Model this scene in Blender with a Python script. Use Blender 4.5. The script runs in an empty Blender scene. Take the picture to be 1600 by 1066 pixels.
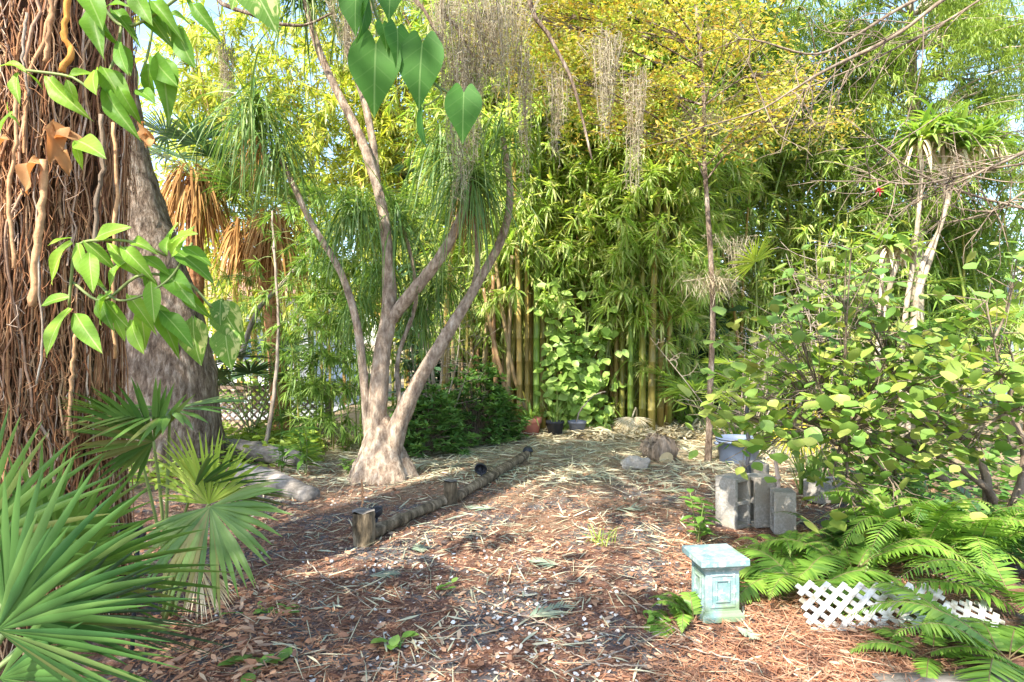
import bpy, math, random
import numpy as np
from mathutils import Vector, Matrix

random.seed(11)
rng = np.random.default_rng(11)
C = bpy.context.scene.collection
PI = math.pi
U = rng.uniform
N_ = rng.normal
EYE = 1.45
F = 1000.0


def W(px, py, Y):
    """a picture position at a chosen real depth -> world point"""
    return np.array([(px - 800) / F * Y, Y, EYE - (py - 533) / F * Y])


def G(px, py):
    Y = EYE * F / (py - 533)
    return np.array([(px - 800) / F * Y, Y, 0.0])


def nrm(v):
    return v / (np.linalg.norm(v, axis=-1, keepdims=True) + 1e-9)


def A(*v):
    return np.array(v, float)


# ------------------------------------------------------------------ mesh builder
class MB:
    def __init__(s):
        s.V, s.P, s.n = [], [], 0

    def add(s, v, f, mat=0):
        v = np.asarray(v, float).reshape(-1, 3)
        f = np.asarray(f, np.int64)
        if len(f):
            s.P.append((f + s.n, mat))
        s.V.append(v)
        s.n += len(v)

    def box(s, c, size, rot=None, mat=0, taper=1.0):
        x, y, z = np.array(size) / 2
        v = np.array([[-x, -y, -z], [x, -y, -z], [x, y, -z], [-x, y, -z],
                      [-x * taper, -y * taper, z], [x * taper, -y * taper, z], [x * taper, y * taper, z], [-x * taper, y * taper, z]])
        if rot is not None:
            v = v @ np.asarray(rot).T
        s.add(v + np.asarray(c), [[0, 3, 2, 1], [4, 5, 6, 7], [0, 1, 5, 4], [1, 2, 6, 5], [2, 3, 7, 6], [3, 0, 4, 7]], mat)

    def mesh(s, name, mats, origin=(0, 0, 0), smooth=True):
        me = bpy.data.meshes.new(name)
        v = np.concatenate(s.V) - np.asarray(origin, float)
        me.vertices.add(len(v))
        me.vertices.foreach_set('co', v.astype(np.float32).ravel())
        loops = np.concatenate([f.ravel() for f, m in s.P])
        tot = np.concatenate([np.full(len(f), f.shape[1]) for f, m in s.P])
        mi = np.concatenate([np.full(len(f), m) for f, m in s.P])
        st = np.concatenate([[0], np.cumsum(tot)[:-1]])
        me.loops.add(len(loops))
        me.loops.foreach_set('vertex_index', loops.astype(np.int32))
        me.polygons.add(len(tot))
        me.polygons.foreach_set('loop_start', st.astype(np.int32))
        me.polygons.foreach_set('material_index', mi.astype(np.int32))
        me.polygons.foreach_set('use_smooth', np.full(len(tot), smooth, dtype=bool))
        me.update(calc_edges=True)
        for m in (mats if isinstance(mats, (list, tuple)) else [mats]):
            me.materials.append(m)
        return me

    def build(s, name, mats, parent=None, smooth=True, base=None):
        o_ = base if base is not None else (world(parent) if parent else (0, 0, 0))
        me = s.mesh(name, mats, o_, smooth)
        o = bpy.data.objects.new(name, me)
        C.objects.link(o)
        if parent:
            o.parent = parent
        elif base is not None:
            o.location = base
        return o


def world(o):
    p = Vector((0, 0, 0))
    while o:
        p += o.location
        o = o.parent
    return np.array(p)


def tag(o, label, cat, group=None, kind=None):
    o['label'] = label
    o['category'] = cat
    if group:
        o['group'] = group
    if kind:
        o['kind'] = kind
    return o


def thing(name, loc, label, cat, group=None):
    o = bpy.data.objects.new(name, None)
    o.empty_display_size = .1
    C.objects.link(o)
    o.location = [float(x) for x in loc]
    return tag(o, label, cat, group)


def copy_tree(o, parent=None):
    c = o.copy()
    C.objects.link(c)
    c.parent = parent
    for ch in list(o.children):
        copy_tree(ch, c)
    return c


# ------------------------------------------------------------------ shape helpers
def smooth(pts, n=24):
    p = np.asarray(pts, float)
    p = np.concatenate([[2 * p[0] - p[1]], p, [2 * p[-1] - p[-2]]])
    k = len(p) - 3
    out = []
    for t in np.linspace(0, k - 1e-6, n):
        i = int(t)
        f = t - i
        a, b, c, d = p[i:i + 4]
        out.append(.5 * (2 * b + (c - a) * f + (2 * a - 5 * b + 4 * c - d) * f * f + (3 * b - a - 3 * c + d) * f ** 3))
    return np.array(out)


def tube(mb, pts, rad, sides=6, mat=0, cap=True, lump=0.0):
    pts = np.asarray(pts, float)
    n = len(pts)
    rad = np.broadcast_to(np.asarray(rad, float), (n,)) if np.ndim(rad) == 0 or len(np.atleast_1d(rad)) == n else np.interp(np.linspace(0, 1, n), np.linspace(0, 1, len(rad)), rad)
    tan = nrm(np.gradient(pts, axis=0))
    a = np.cross(tan[0], [0, 0, 1.0])
    if np.linalg.norm(a) < .1:
        a = np.cross(tan[0], [0, 1.0, 0])
    a = nrm(a)
    th = np.linspace(0, 2 * PI, sides, endpoint=False)
    V = []
    for i in range(n):
        a = nrm(a - tan[i] * np.dot(a, tan[i]))
        b = np.cross(tan[i], a)
        r = rad[i] * (1 + (lump * N_(size=sides) if lump else 0))
        V.append(pts[i] + (np.cos(th) * r)[:, None] * a + (np.sin(th) * r)[:, None] * b)
    V = np.concatenate(V)
    i = np.arange(n - 1)[:, None] * sides
    j = np.arange(sides)[None]
    k = (j + 1) % sides
    f = np.stack([i + j, i + k, i + sides + k, i + sides + j], -1).reshape(-1, 4)
    n0 = mb.n
    mb.add(V, f, mat)
    if cap:
        mb.P.append((np.array([[n0 + q for q in range(sides)][::-1]]), mat))
        mb.P.append((np.array([[n0 + (n - 1) * sides + q for q in range(sides)]]), mat))


LANCE = lambda t: np.where(t < .3, .25 + .75 * np.sin(t / .3 * PI / 2), (1 - ((t - .3) / .7) ** 1.6)) + .015
STRAP = lambda t: np.where(t < .1, .7 + 3 * t, 1 - .96 * np.clip((t - .1) / .9, 0, 1) ** 2.2)
OVAL = lambda t: .04 + np.sin(PI * np.clip(t, 0, 1) ** .8)
NEEDLE = lambda t: 1 - .6 * t


def blades(mb, base, d0, side, L, Wd, g, seg=4, p=1.4, fold=0., prof=LANCE, mat=0):
    base = np.atleast_2d(np.asarray(base, float))
    d0 = np.atleast_2d(np.asarray(d0, float))
    B = max(len(base), len(d0))
    base = np.broadcast_to(base, (B, 3))
    d0 = nrm(np.broadcast_to(d0, (B, 3)))
    side = np.broadcast_to(np.atleast_2d(side), (B, 3))
    L, Wd, g = (np.broadcast_to(np.asarray(q, float), (B,)) for q in (L, Wd, g))
    t = np.linspace(0, 1, seg + 1)
    d = d0[:, None] + g[:, None, None] * (t ** p)[None, :, None] * A(0, 0, -1)
    d = nrm(d)
    st = L[:, None, None] / seg * .5 * (d[:, :-1] + d[:, 1:])
    pts = base[:, None] + np.concatenate([np.zeros((B, 1, 3)), np.cumsum(st, 1)], 1)
    s = side[:, None] - (side[:, None] * d).sum(-1, keepdims=True) * d
    s = nrm(s)
    nn = np.cross(s, d)
    w = (Wd[:, None] * prof(t)[None] / 2)[..., None]
    if fold:
        rows = np.stack([pts - s * w, pts - nn * w * fold, pts + s * w], 2)
        c = 3
    else:
        rows = np.stack([pts - s * w, pts + s * w], 2)
        c = 2
    V = rows.reshape(-1, 3)
    b = np.arange(B)[:, None, None] * (seg + 1) * c
    i = np.arange(seg)[None, :, None] * c
    j = np.arange(c - 1)[None, None]
    q = b + i + j
    f = np.stack([q, q + 1, q + c + 1, q + c], -1).reshape(-1, 4)
    mb.add(V, f, mat)
    return pts


def rdir(n, zlo=-1., zhi=1.):
    z = U(zlo, zhi, n)
    a = U(0, 2 * PI, n)
    r = np.sqrt(1 - z * z)
    return np.stack([r * np.cos(a), r * np.sin(a), z], 1)


def hside(d):
    s = np.cross(d, A(0, 0, 1))
    bad = np.linalg.norm(s, axis=-1) < .05
    s[bad] = [1, 0, 0]
    return nrm(s)


def leaves(mb, pts, L, Wd, zlo=-.6, zhi=.4, g=.4, roll=.6, seg=2, fold=0., prof=LANCE, mat=0, bias=None, bw=.0):
    """one leaf per point, pointing at random with tops roughly to the sky"""
    n = len(pts)
    d = rdir(n, zlo, zhi)
    if bias is not None:
        d = nrm(d + np.asarray(bias) * bw)
    s = nrm(hside(d) + N_(0, roll, (n, 3)))
    blades(mb, pts, d, s, L * U(.7, 1.25, n), Wd * U(.75, 1.2, n), g * U(.3, 1.5, n), seg=seg, fold=fold, prof=prof, mat=mat)


def blob(c, r, n, k=None, spread=.28):
    """uneven cloud of points: clusters inside an ellipsoid"""
    k = k or max(3, n // 60)
    cc = rdir(k) * (U(.15, 1, (k, 1)) ** .5)
    r = np.asarray(r, float)
    w = U(.3, 1, k)
    idx = rng.choice(k, n, p=w / w.sum())
    return np.asarray(c) + (cc[idx] + N_(0, spread, (n, 3))) * r


def fan(mb, c, u, v, R, n=34, spread=2.2, g=.25, cut=.38, cone=.15, mat=0, wk=1.12, fold=.35, seg=6):
    """a palmate leaf: pleated near the stalk, split into tapering segments outside"""
    u, v = nrm(np.asarray(u, float)), np.asarray(v, float)
    v = nrm(v - u * np.dot(u, v))
    nn = np.cross(v, u)
    if nn[2] < 0:
        nn = -nn
    a = np.linspace(-spread, spread, n) + N_(0, .012, n)
    d = np.cos(a)[:, None] * u + np.sin(a)[:, None] * v + nn * (cone * np.abs(np.sin(a)))[:, None] + N_(0, .03, (n, 3))
    s = -np.sin(a)[:, None] * u + np.cos(a)[:, None] * v
    L = R * (1 - .22 * (np.abs(a) / spread) ** 2) * U(.9, 1.06, n)
    wd = 2 * R * cut * math.tan(spread / n) * wk
    pr = lambda t: np.where(t < cut, .06 + .94 * t / cut, np.clip(1 - (t - cut) / (1 - cut), 0, 1) ** .75 + .02)
    blades(mb, np.asarray(c), d, s, L, wd, g * U(.5, 1.4, n), seg=seg, p=2.2, fold=fold, prof=pr, mat=mat)


def frond(mb, base, d0, L, g, n=26, ll=.1, lw=.018, ang=1.25, up=(0, 0, 1), mat=0, stem=1, rs=.004, t0=.12, seg=3, drop=.15, taper=1., fold=0., p=1.3, lg=.3):
    """a pinnate frond: an arching rib with leaflets in two rows"""
    m = 14
    t = np.linspace(0, 1, m)
    d = nrm(nrm(np.asarray(d0, float))[None] + g * (t ** p)[:, None] * A(0, 0, -1))
    pts = np.asarray(base) + np.concatenate([np.zeros((1, 3)), np.cumsum(L / (m - 1) * .5 * (d[1:] + d[:-1]), 0)])
    tube(mb, pts, np.linspace(rs, rs * .3, m), 4, stem, cap=False)
    tt = np.linspace(t0, .99, n)
    ip = lambda q: np.stack([np.interp(tt, t, q[:, k]) for k in range(3)], 1)
    P, T = ip(pts), nrm(ip(d))
    upv = np.asarray(up, float)
    S = nrm(np.cross(T, upv))
    Nn = np.cross(S, T)
    pr = np.clip(np.sin(PI * (.18 + .82 * tt) ** .9), .05, 1) ** taper
    for sg in (-1, 1):
        an = ang * (1 - .35 * tt) + N_(0, .06, n)
        dd = T * np.cos(an)[:, None] + sg * S * np.sin(an)[:, None] - Nn * (drop + N_(0, .08, n))[:, None]
        sd = nrm(T + N_(0, .12, (n, 3)))
        blades(mb, P, dd, sd * sg, ll * pr * U(.88, 1.08, n), lw * np.clip(pr, .35, 1), lg * U(.6, 1.4, n), seg=seg, mat=mat, prof=STRAP, fold=fold)
    return pts


def leafmesh(name, mat, ws, fold=.15, curl=.25, notch=0., nt=10, cr=5, wav=.0):
    """one broad leaf of unit length along +Y with a shaped outline"""
    ts = np.linspace(0, 1, nt)
    us = np.linspace(-1, 1, cr)
    w = np.interp(ts, np.linspace(0, 1, len(ws)), ws)
    V = []
    for t, h in zip(ts, w):
        for u in us:
            V.append([u * h, t - notch * math.sin(PI * abs(u) * .82) * (1 - t) ** 3, fold * abs(u) * h - curl * t * t + wav * math.sin(t * 9 + u * 2) * abs(u)])
    f = [[i * cr + j, i * cr + j + 1, (i + 1) * cr + j + 1, (i + 1) * cr + j] for i in range(nt - 1) for j in range(cr - 1)]
    mb = MB()
    mb.add(V, f)
    return mb.mesh(name, mat)


def frame(d, up):
    y = nrm(np.asarray(d, float))
    x = nrm(np.cross(y, np.asarray(up, float)))
    z = np.cross(x, y)
    return np.stack([x, y, z], 1)


def put(me, name, parent, pos, d, up, sc, wsc=1.):
    o = bpy.data.objects.new(name, me)
    C.objects.link(o)
    o.parent = parent
    R = frame(d, up)
    M = Matrix.Identity(4)
    for i in range(3):
        for j, k in enumerate((sc * wsc, sc, sc)):
            M[i][j] = R[i, j] * k
        M[i][3] = float(pos[i] - world(parent)[i])
    o.matrix_basis = M
    return o


# ------------------------------------------------------------------ materials
class NT:
    def __init__(s, name):
        s.m = bpy.data.materials.new(name)
        s.m.use_nodes = True
        s.t = s.m.node_tree
        s.t.nodes.clear()
        s.out = s.n('OutputMaterial')

    def n(s, typ, **kw):
        nd = s.t.nodes.new('ShaderNode' + typ)
        for k, v in kw.items():
            if k in nd.inputs and not hasattr(nd, k):
                nd.inputs[k].default_value = v
            else:
                setattr(nd, k, v)
        return nd

    def l(s, a, b):
        s.t.links.new(a, b)

    def ramp(s, fac, cols, pos=None, const=False):
        r = s.n('ValToRGB')
        e = r.color_ramp.elements
        k = len(cols)
        pos = pos or [i / max(1, k - 1) for i in range(k)]
        while len(e) < k:
            e.new(.5)
        for el, c, p in zip(e, cols, pos):
            el.position = p
            el.color = (*c, 1)
        if const:
            r.color_ramp.interpolation = 'CONSTANT'
        s.l(fac, r.inputs[0])
        return r.outputs[0]

    def noise(s, scale, detail=4, rough=.6, coord='Object', stretch=None, dist=0.):
        tc = s.n('TexCoord').outputs[coord]
        if stretch:
            mp = s.n('Mapping')
            mp.inputs['Scale'].default_value = stretch
            s.l(tc, mp.inputs[0])
            tc = mp.outputs[0]
        nz = s.n('TexNoise')
        nz.inputs['Scale'].default_value = scale
        nz.inputs['Detail'].default_value = detail
        nz.inputs['Roughness'].default_value = rough
        nz.inputs['Distortion'].default_value = dist
        s.l(tc, nz.inputs['Vector'])
        return nz.outputs['Fac']

    def mix(s, fac, a, b, typ='MIX'):
        m = s.n('Mix')
        m.data_type = 'RGBA'
        m.blend_type = typ
        for v, i in ((fac, 0), (a, 6), (b, 7)):
            if hasattr(v, 'is_output'):
                s.l(v, m.inputs[i])
            else:
                m.inputs[i].default_value = v if i == 0 else (*v, 1)
        return m.outputs[2]

    def math(s, op, a, b=0.):
        m = s.n('Math')
        m.operation = op
        for v, i in ((a, 0), (b, 1)):
            if hasattr(v, 'is_output'):
                s.l(v, m.inputs[i])
            else:
                m.inputs[i].default_value = v
        return m.outputs[0]

    def finish(s, col, rough=.7, bump=None, bs=.5, bd=.02, trans=0., tcol=None, spec=.3, metal=0.):
        b = s.n('BsdfPrincipled')
        if hasattr(col, 'is_output'):
            s.l(col, b.inputs['Base Color'])
        else:
            b.inputs['Base Color'].default_value = (*col, 1)
        b.inputs['Roughness'].default_value = rough
        b.inputs['Specular IOR Level'].default_value = spec
        b.inputs['Metallic'].default_value = metal
        if bump is not None:
            bp = s.n('Bump')
            bp.inputs['Strength'].default_value = bs
            bp.inputs['Distance'].default_value = bd
            s.l(bump, bp.inputs['Height'])
            s.l(bp.outputs[0], b.inputs['Normal'])
        res = b.outputs[0]
        if trans:
            tr = s.n('BsdfTranslucent')
            tc = s.mix(1., col, tcol or (1.25, 1.25, .55), 'MULTIPLY')
            s.l(tc, tr.inputs[0])
            mx = s.n('MixShader')
            mx.inputs[0].default_value = trans
            s.l(res, mx.inputs[1])
            s.l(tr.outputs[0], mx.inputs[2])
            res = mx.outputs[0]
        s.l(res, s.out.inputs[0])
        return s.m


def leafmat(name, cols, trans=.4, rough=.42, big=None, spec=.35, tcol=None):
    t = NT(name)
    isl = t.n('NewGeometry').outputs['Random Per Island']
    col = t.ramp(isl, cols)
    nz = t.noise(1.1 if big is None else big, 2)
    var = t.ramp(nz, [(.72, .74, .7), (1.25, 1.2, 1.1)], [.3, .7])
    col = t.mix(1., col, var, 'MULTIPLY')
    return t.finish(col, rough, trans=trans, spec=spec, tcol=tcol)


def veined(name, base, rib, edge=None, var=None, trans=.4, nv=9, rough=.48):
    """a broad single leaf: pale midrib, side veins, optional cream variegation"""
    t = NT(name)
    tc = t.n('TexCoord').outputs['Object']
    sp = t.n('SeparateXYZ')
    t.l(tc, sp.inputs[0])
    ax = t.math('ABSOLUTE', sp.outputs[0])
    col = t.mix(t.noise(3, 3), [c * .85 for c in base], [c * 1.18 for c in base])
    rnd = t.n('ObjectInfo').outputs['Random']
    col = t.mix(1., col, t.ramp(rnd, [(.8, .85, .8), (1.2, 1.1, .9)]), 'MULTIPLY')
    if var:
        nz = t.noise(5, 3, stretch=(1, .35, 1), dist=1.2)
        col = t.mix(t.ramp(nz, [(0, 0, 0), (1, 1, 1)], [.52, .6]), col, var)
    ph = t.math('SUBTRACT', sp.outputs[1], t.math('MULTIPLY', ax, .9))
    sn = t.math('SINE', t.math('MULTIPLY', ph, nv * 2 * PI))
    vein = t.ramp(sn, [(0, 0, 0), (1, 1, 1)], [.93, 1.])
    col = t.mix(t.math('MULTIPLY', vein, .22), col, rib)
    mid = t.math('LESS_THAN', ax, .012)
    col = t.mix(t.math('MULTIPLY', mid, .85), col, rib)
    return t.finish(col, rough, bump=sn, bs=.1, bd=.0012, trans=trans, spec=.2)


def bark(name, c1, c2, c3, sc=9, st=(1, 1, .18), bd=.03, rough=.9):
    t = NT(name)
    n1 = t.noise(sc, 6, .7, stretch=st)
    n2 = t.noise(sc * .25, 3)
    col = t.ramp(n1, [c1, c2, c3], [.36, .51, .66])
    col = t.mix(1., col, t.ramp(n2, [(.7, .7, .7), (1.25, 1.2, 1.15)], [.3, .7]), 'MULTIPLY')
    return t.finish(col, rough, bump=n1, bs=.9, bd=bd, spec=.15)


def plain(name, col, rough=.6, var=.2, sc=8, bump=0, spec=.3, metal=0.):
    t = NT(name)
    nz = t.noise(sc, 5)
    c = t.mix(nz, [q * (1 - var) for q in col], [min(1, q * (1 + var)) for q in col])
    return t.finish(c, rough, bump=nz if bump else None, bs=.5, bd=bump or .01, spec=spec, metal=metal)


M = {}
M['bamboo_leaf'] = leafmat('bamboo_leaf', [(.18, .31, .06), (.29, .43, .09), (.41, .54, .15), (.56, .63, .30), (.45, .42, .18)], .52)
M['bamboo_leaf_gold'] = leafmat('bamboo_leaf_gold', [(.24, .34, .05), (.36, .44, .07), (.46, .51, .09), (.54, .55, .16), (.42, .36, .15)], .5)
M['bamboo_leaf_soft'] = leafmat('bamboo_leaf_soft', [(.13, .24, .05), (.20, .33, .07), (.30, .42, .12)], .45)
M['ponytail_leaf'] = leafmat('ponytail_leaf', [(.08, .16, .045), (.12, .22, .06), (.18, .29, .08), (.26, .32, .13)], .42)
M['yellow_leaf'] = leafmat('yellow_leaf', [(.24, .34, .05), (.42, .44, .07), (.58, .50, .10), (.52, .31, .08), (.32, .40, .07), (.54, .48, .22), (.34, .27, .10)], .48)
M['cypress_leaf'] = leafmat('cypress_leaf', [(.17, .27, .06), (.25, .35, .08), (.34, .42, .12)], .5)
M['far_leaf'] = leafmat('far_leaf', [(.10, .18, .04), (.17, .27, .06), (.26, .34, .08)], .4)
M['shrub_leaf'] = leafmat('shrub_leaf', [(.09, .20, .055), (.14, .28, .075), (.22, .36, .11)], .4, .4)
M['vine_leaf'] = leafmat('vine_leaf', [(.20, .34, .07), (.30, .45, .10), (.42, .55, .18)], .35)
M['round_leaf'] = leafmat('round_leaf', [(.11, .22, .05), (.18, .31, .065), (.27, .38, .08), (.38, .42, .11), (.16, .27, .06), (.22, .34, .07)], .42)
M['round_leaf_shaded'] = leafmat('round_leaf_shaded', [(.09, .19, .05), (.14, .25, .06), (.22, .32, .08), (.36, .34, .1)], .4)  # shade on the upper leaves put into a darker bush colour
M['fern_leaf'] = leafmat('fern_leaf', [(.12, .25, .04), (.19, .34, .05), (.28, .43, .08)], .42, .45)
M['fern_leaf_shaded'] = leafmat('fern_leaf_shaded', [(.06, .15, .03), (.09, .20, .04), (.14, .26, .05)], .4, .4)  # darkened copy of the fern colour, with shade put into the leaves
M['fern_rib'] = plain('fern_rib', (.16, .12, .05))
M['fan_leaf'] = leafmat('fan_leaf', [(.08, .18, .04), (.12, .23, .05), (.17, .29, .07), (.24, .20, .08)], .4, .4)
M['fan_leaf_blue'] = leafmat('fan_leaf_blue', [(.04, .115, .035), (.06, .145, .04), (.08, .18, .045), (.11, .20, .06), (.20, .15, .07)], .3, .42)
M['fan_leaf_dark'] = leafmat('fan_leaf_dark', [(.04, .09, .05), (.06, .13, .07), (.10, .17, .08)], .25)
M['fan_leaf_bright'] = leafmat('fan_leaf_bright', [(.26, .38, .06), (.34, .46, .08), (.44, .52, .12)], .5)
M['fan_leaf_yellow'] = leafmat('fan_leaf_yellow', [(.50, .42, .04), (.58, .50, .06), (.42, .42, .06)], .45)
M['thatch'] = leafmat('thatch', [(.24, .12, .045), (.36, .20, .07), (.48, .30, .13)], .25, .8, spec=.1, tcol=(1.1, .9, .6))
M['pinnate_leaf'] = leafmat('pinnate_leaf', [(.15, .26, .05), (.24, .34, .07), (.36, .42, .10)], .45)
M['cover_leaf'] = leafmat('cover_leaf', [(.22, .34, .05), (.32, .44, .07), (.42, .50, .12)], .4)
M['strap_leaf'] = leafmat('strap_leaf', [(.15, .28, .05), (.24, .38, .08), (.40, .48, .16)], .4)
M['sapling_leaf'] = leafmat('sapling_leaf', [(.12, .26, .05), (.18, .34, .06), (.26, .42, .10)], .4)
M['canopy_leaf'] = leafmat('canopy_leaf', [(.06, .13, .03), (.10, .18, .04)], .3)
M['moss'] = leafmat('moss', [(.26, .21, .14), (.38, .33, .24), (.50, .46, .36)], .3, .9, spec=.05, tcol=(1, 1, .9))
M['petiole'] = plain('petiole', (.20, .26, .08), .5)
M['stem'] = plain('stem', (.16, .20, .06), .55)
M['twig'] = bark('twig', (.12, .09, .065), (.21, .165, .12), (.32, .265, .2), 14)
M['pale_twig'] = bark('pale_twig', (.18, .145, .11), (.30, .25, .20), (.44, .39, .32), 14)
M['ponytail_bark'] = bark('ponytail_bark', (.17, .12, .085), (.33, .255, .185), (.50, .42, .33), 22, (1, 1, .4), .035)
M['oak_bark'] = bark('oak_bark', (.075, .05, .035), (.22, .165, .12), (.43, .36, .29), 17, (1, 1, .3), .08)
M['old_bark'] = bark('old_bark', (.06, .035, .02), (.12, .065, .035), (.22, .12, .07), 12, (1, 1, .25), .05)
M['palm_bark'] = bark('palm_bark', (.20, .09, .04), (.34, .17, .08), (.45, .26, .14), 9, (1, 1, 1.6))
M['pale_bark'] = bark('pale_bark', (.20, .16, .11), (.34, .29, .21), (.50, .45, .36), 11, (1, 1, .7), .01)
M['log_bark'] = bark('log_bark', (.10, .08, .06), (.20, .16, .12), (.36, .30, .24), 12, (1, 1, .3), .02)
M['grey_wood'] = bark('grey_wood', (.10, .09, .075), (.20, .18, .155), (.33, .30, .265), 10, (.3, 1, 1), .02)
M['timber'] = bark('timber', (.05, .04, .026), (.14, .11, .07), (.32, .26, .18), 14, (1, 1, .25), .015)
M['cut_wood'] = plain('cut_wood', (.52, .42, .24), .8, .25, 20)


def root_mat():
    t = NT('aerial_root')
    isl = t.n('NewGeometry').outputs['Random Per Island']
    col = t.ramp(isl, [(.14, .06, .03), (.27, .125, .055), (.40, .215, .10), (.50, .33, .19), (.21, .10, .045), (.64, .50, .38)], [0, .25, .5, .72, .85, 1])
    nz = t.noise(30, 3)
    col = t.mix(1., col, t.ramp(nz, [(.65, .62, .6), (1.2, 1.15, 1.1)], [.3, .7]), 'MULTIPLY')
    return t.finish(col, .7, bump=nz, bs=.4, bd=.01, spec=.2)


M['root'] = root_mat()
M['orange_root'] = bark('orange_root', (.38, .15, .03), (.55, .25, .06), (.66, .36, .12), 8, (1, 1, .5), .01)
M['dry_leaf'] = leafmat('dry_leaf', [(.42, .20, .07), (.55, .30, .13), (.34, .15, .06)], .35, .7, tcol=(1.2, .8, .5))


def culm_mat(name, c1, c2, c3):
    t = NT(name)
    rnd = t.n('ObjectInfo').outputs['Random']
    col = t.ramp(rnd, [c1, c2, c3])
    n2 = t.noise(3, 4, stretch=(1, 1, .3))
    col = t.mix(1., col, t.ramp(n2, [(.55, .5, .45), (1.2, 1.2, 1.15)], [.3, .65]), 'MULTIPLY')
    return t.finish(col, .4, spec=.35)


M['culm'] = culm_mat('culm', (.17, .19, .04), (.36, .26, .08), (.37, .21, .08))
M['culm_dry'] = culm_mat('culm_dry', (.28, .20, .10), (.33, .25, .14), (.24, .13, .06))
M['culm_green'] = culm_mat('culm_green', (.13, .22, .035), (.20, .28, .05), (.32, .30, .07))
M['terracotta'] = plain('terracotta', (.46, .17, .12), .8, .25, 10, .004, .15)
M['black_plastic'] = plain('black_plastic', (.025, .027, .032), .45, .3)
M['grey_plastic'] = plain('grey_plastic', (.14, .15, .18), .5, .25)
M['blue_plastic'] = plain('blue_plastic', (.11, .14, .20), .5, .25, 5)
M['soil'] = plain('soil', (.05, .04, .03), .95, .4, 30, .02, .05)
M['metal'] = plain('metal', (.09, .09, .10), .5, .3, metal=.3)
M['pink_pipe'] = plain('pink_pipe', (.56, .42, .36), .6, .12)
M['lattice_wood'] = plain('lattice_wood', (.17, .12, .09), .8, .3, 20, .003)
M['stake'] = plain('stake', (.42, .22, .11), .8)
M['white_wall'] = plain('white_wall', (.72, .73, .76), .8, .06, 2)
M['roof'] = plain('roof', (.40, .24, .16), .85, .2, 6)
M['roof_grey'] = plain('roof_grey', (.36, .35, .36), .85, .2, 6)
M['glass'] = plain('glass', (.06, .10, .16), .08, .1, spec=.8)


def conc():
    t = NT('concrete')
    n1, n2 = t.noise(60, 6, .7), t.noise(5, 4)
    col = t.ramp(n1, [(.21, .195, .165), (.31, .29, .25), (.42, .395, .35)], [.3, .5, .7])
    col = t.mix(t.ramp(n2, [(0, 0, 0), (1, 1, 1)], [.45, .7]), col, (.27, .23, .18))
    return t.finish(col, .95, bump=n1, bs=.7, bd=.006, spec=.1)


M['concrete'] = conc()


def teal():
    t = NT('weathered_teal')
    n1, n2, n3 = t.noise(9, 6, .7), t.noise(28, 4, .7), t.noise(4, 3)
    col = t.ramp(n1, [(.09, .21, .21), (.18, .26, .25), (.30, .35, .36)], [.3, .5, .66])
    col = t.mix(t.ramp(n2, [(0, 0, 0), (1, 1, 1)], [.52, .7]), col, (.46, .47, .46))
    col = t.mix(t.ramp(n3, [(0, 0, 0), (1, 1, 1)], [.48, .6]), col, (.15, .21, .12))
    return t.finish(col, .75, bump=n2, bs=.5, bd=.006, spec=.2)


M['teal'] = teal()


def white_pl():
    t = NT('white_plastic')
    n = t.noise(14, 5)
    col = t.ramp(n, [(.22, .19, .13), (.44, .43, .39), (.56, .56, .54)], [.36, .52, .68])
    return t.finish(col, .5, spec=.3)


M['white_plastic'] = white_pl()


def ground_mat():
    t = NT('ground_soil')
    tc = t.n('TexCoord').outputs['Object']
    n1 = t.noise(1.6, 5, .65, dist=.4)
    n2 = t.noise(34, 5, .75)
    n3 = t.noise(120, 3, .7)
    n4 = t.noise(7, 5, .7)
    soil = t.ramp(n2, [(.055, .05, .048), (.12, .11, .105), (.24, .21, .20)], [.3, .5, .72])
    red = t.ramp(n2, [(.08, .037, .025), (.18, .09, .06), (.32, .19, .13)], [.3, .5, .72])
    tan = t.ramp(n2, [(.20, .14, .08), (.36, .28, .17), (.50, .42, .28)], [.3, .5, .72])
    mk = t.math('ADD', t.math('MULTIPLY', n1, .6), t.math('MULTIPLY', n4, .4))
    col = t.mix(t.ramp(mk, [(0, 0, 0), (1, 1, 1)], [.44, .52]), soil, red)
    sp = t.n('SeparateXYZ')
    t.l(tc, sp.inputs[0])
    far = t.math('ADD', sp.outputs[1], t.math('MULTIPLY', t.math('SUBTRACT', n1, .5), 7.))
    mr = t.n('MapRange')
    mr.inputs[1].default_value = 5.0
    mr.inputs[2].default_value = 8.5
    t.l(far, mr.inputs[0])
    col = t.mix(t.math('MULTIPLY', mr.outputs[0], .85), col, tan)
    col = t.mix(1., col, t.ramp(n3, [(.6, .6, .6), (1.3, 1.3, 1.3)], [.35, .65]), 'MULTIPLY')
    h = t.math('ADD', n2, t.math('MULTIPLY', n3, .5))
    return t.finish(col, .95, bump=h, bs=.9, bd=.02, spec=.1)


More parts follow.
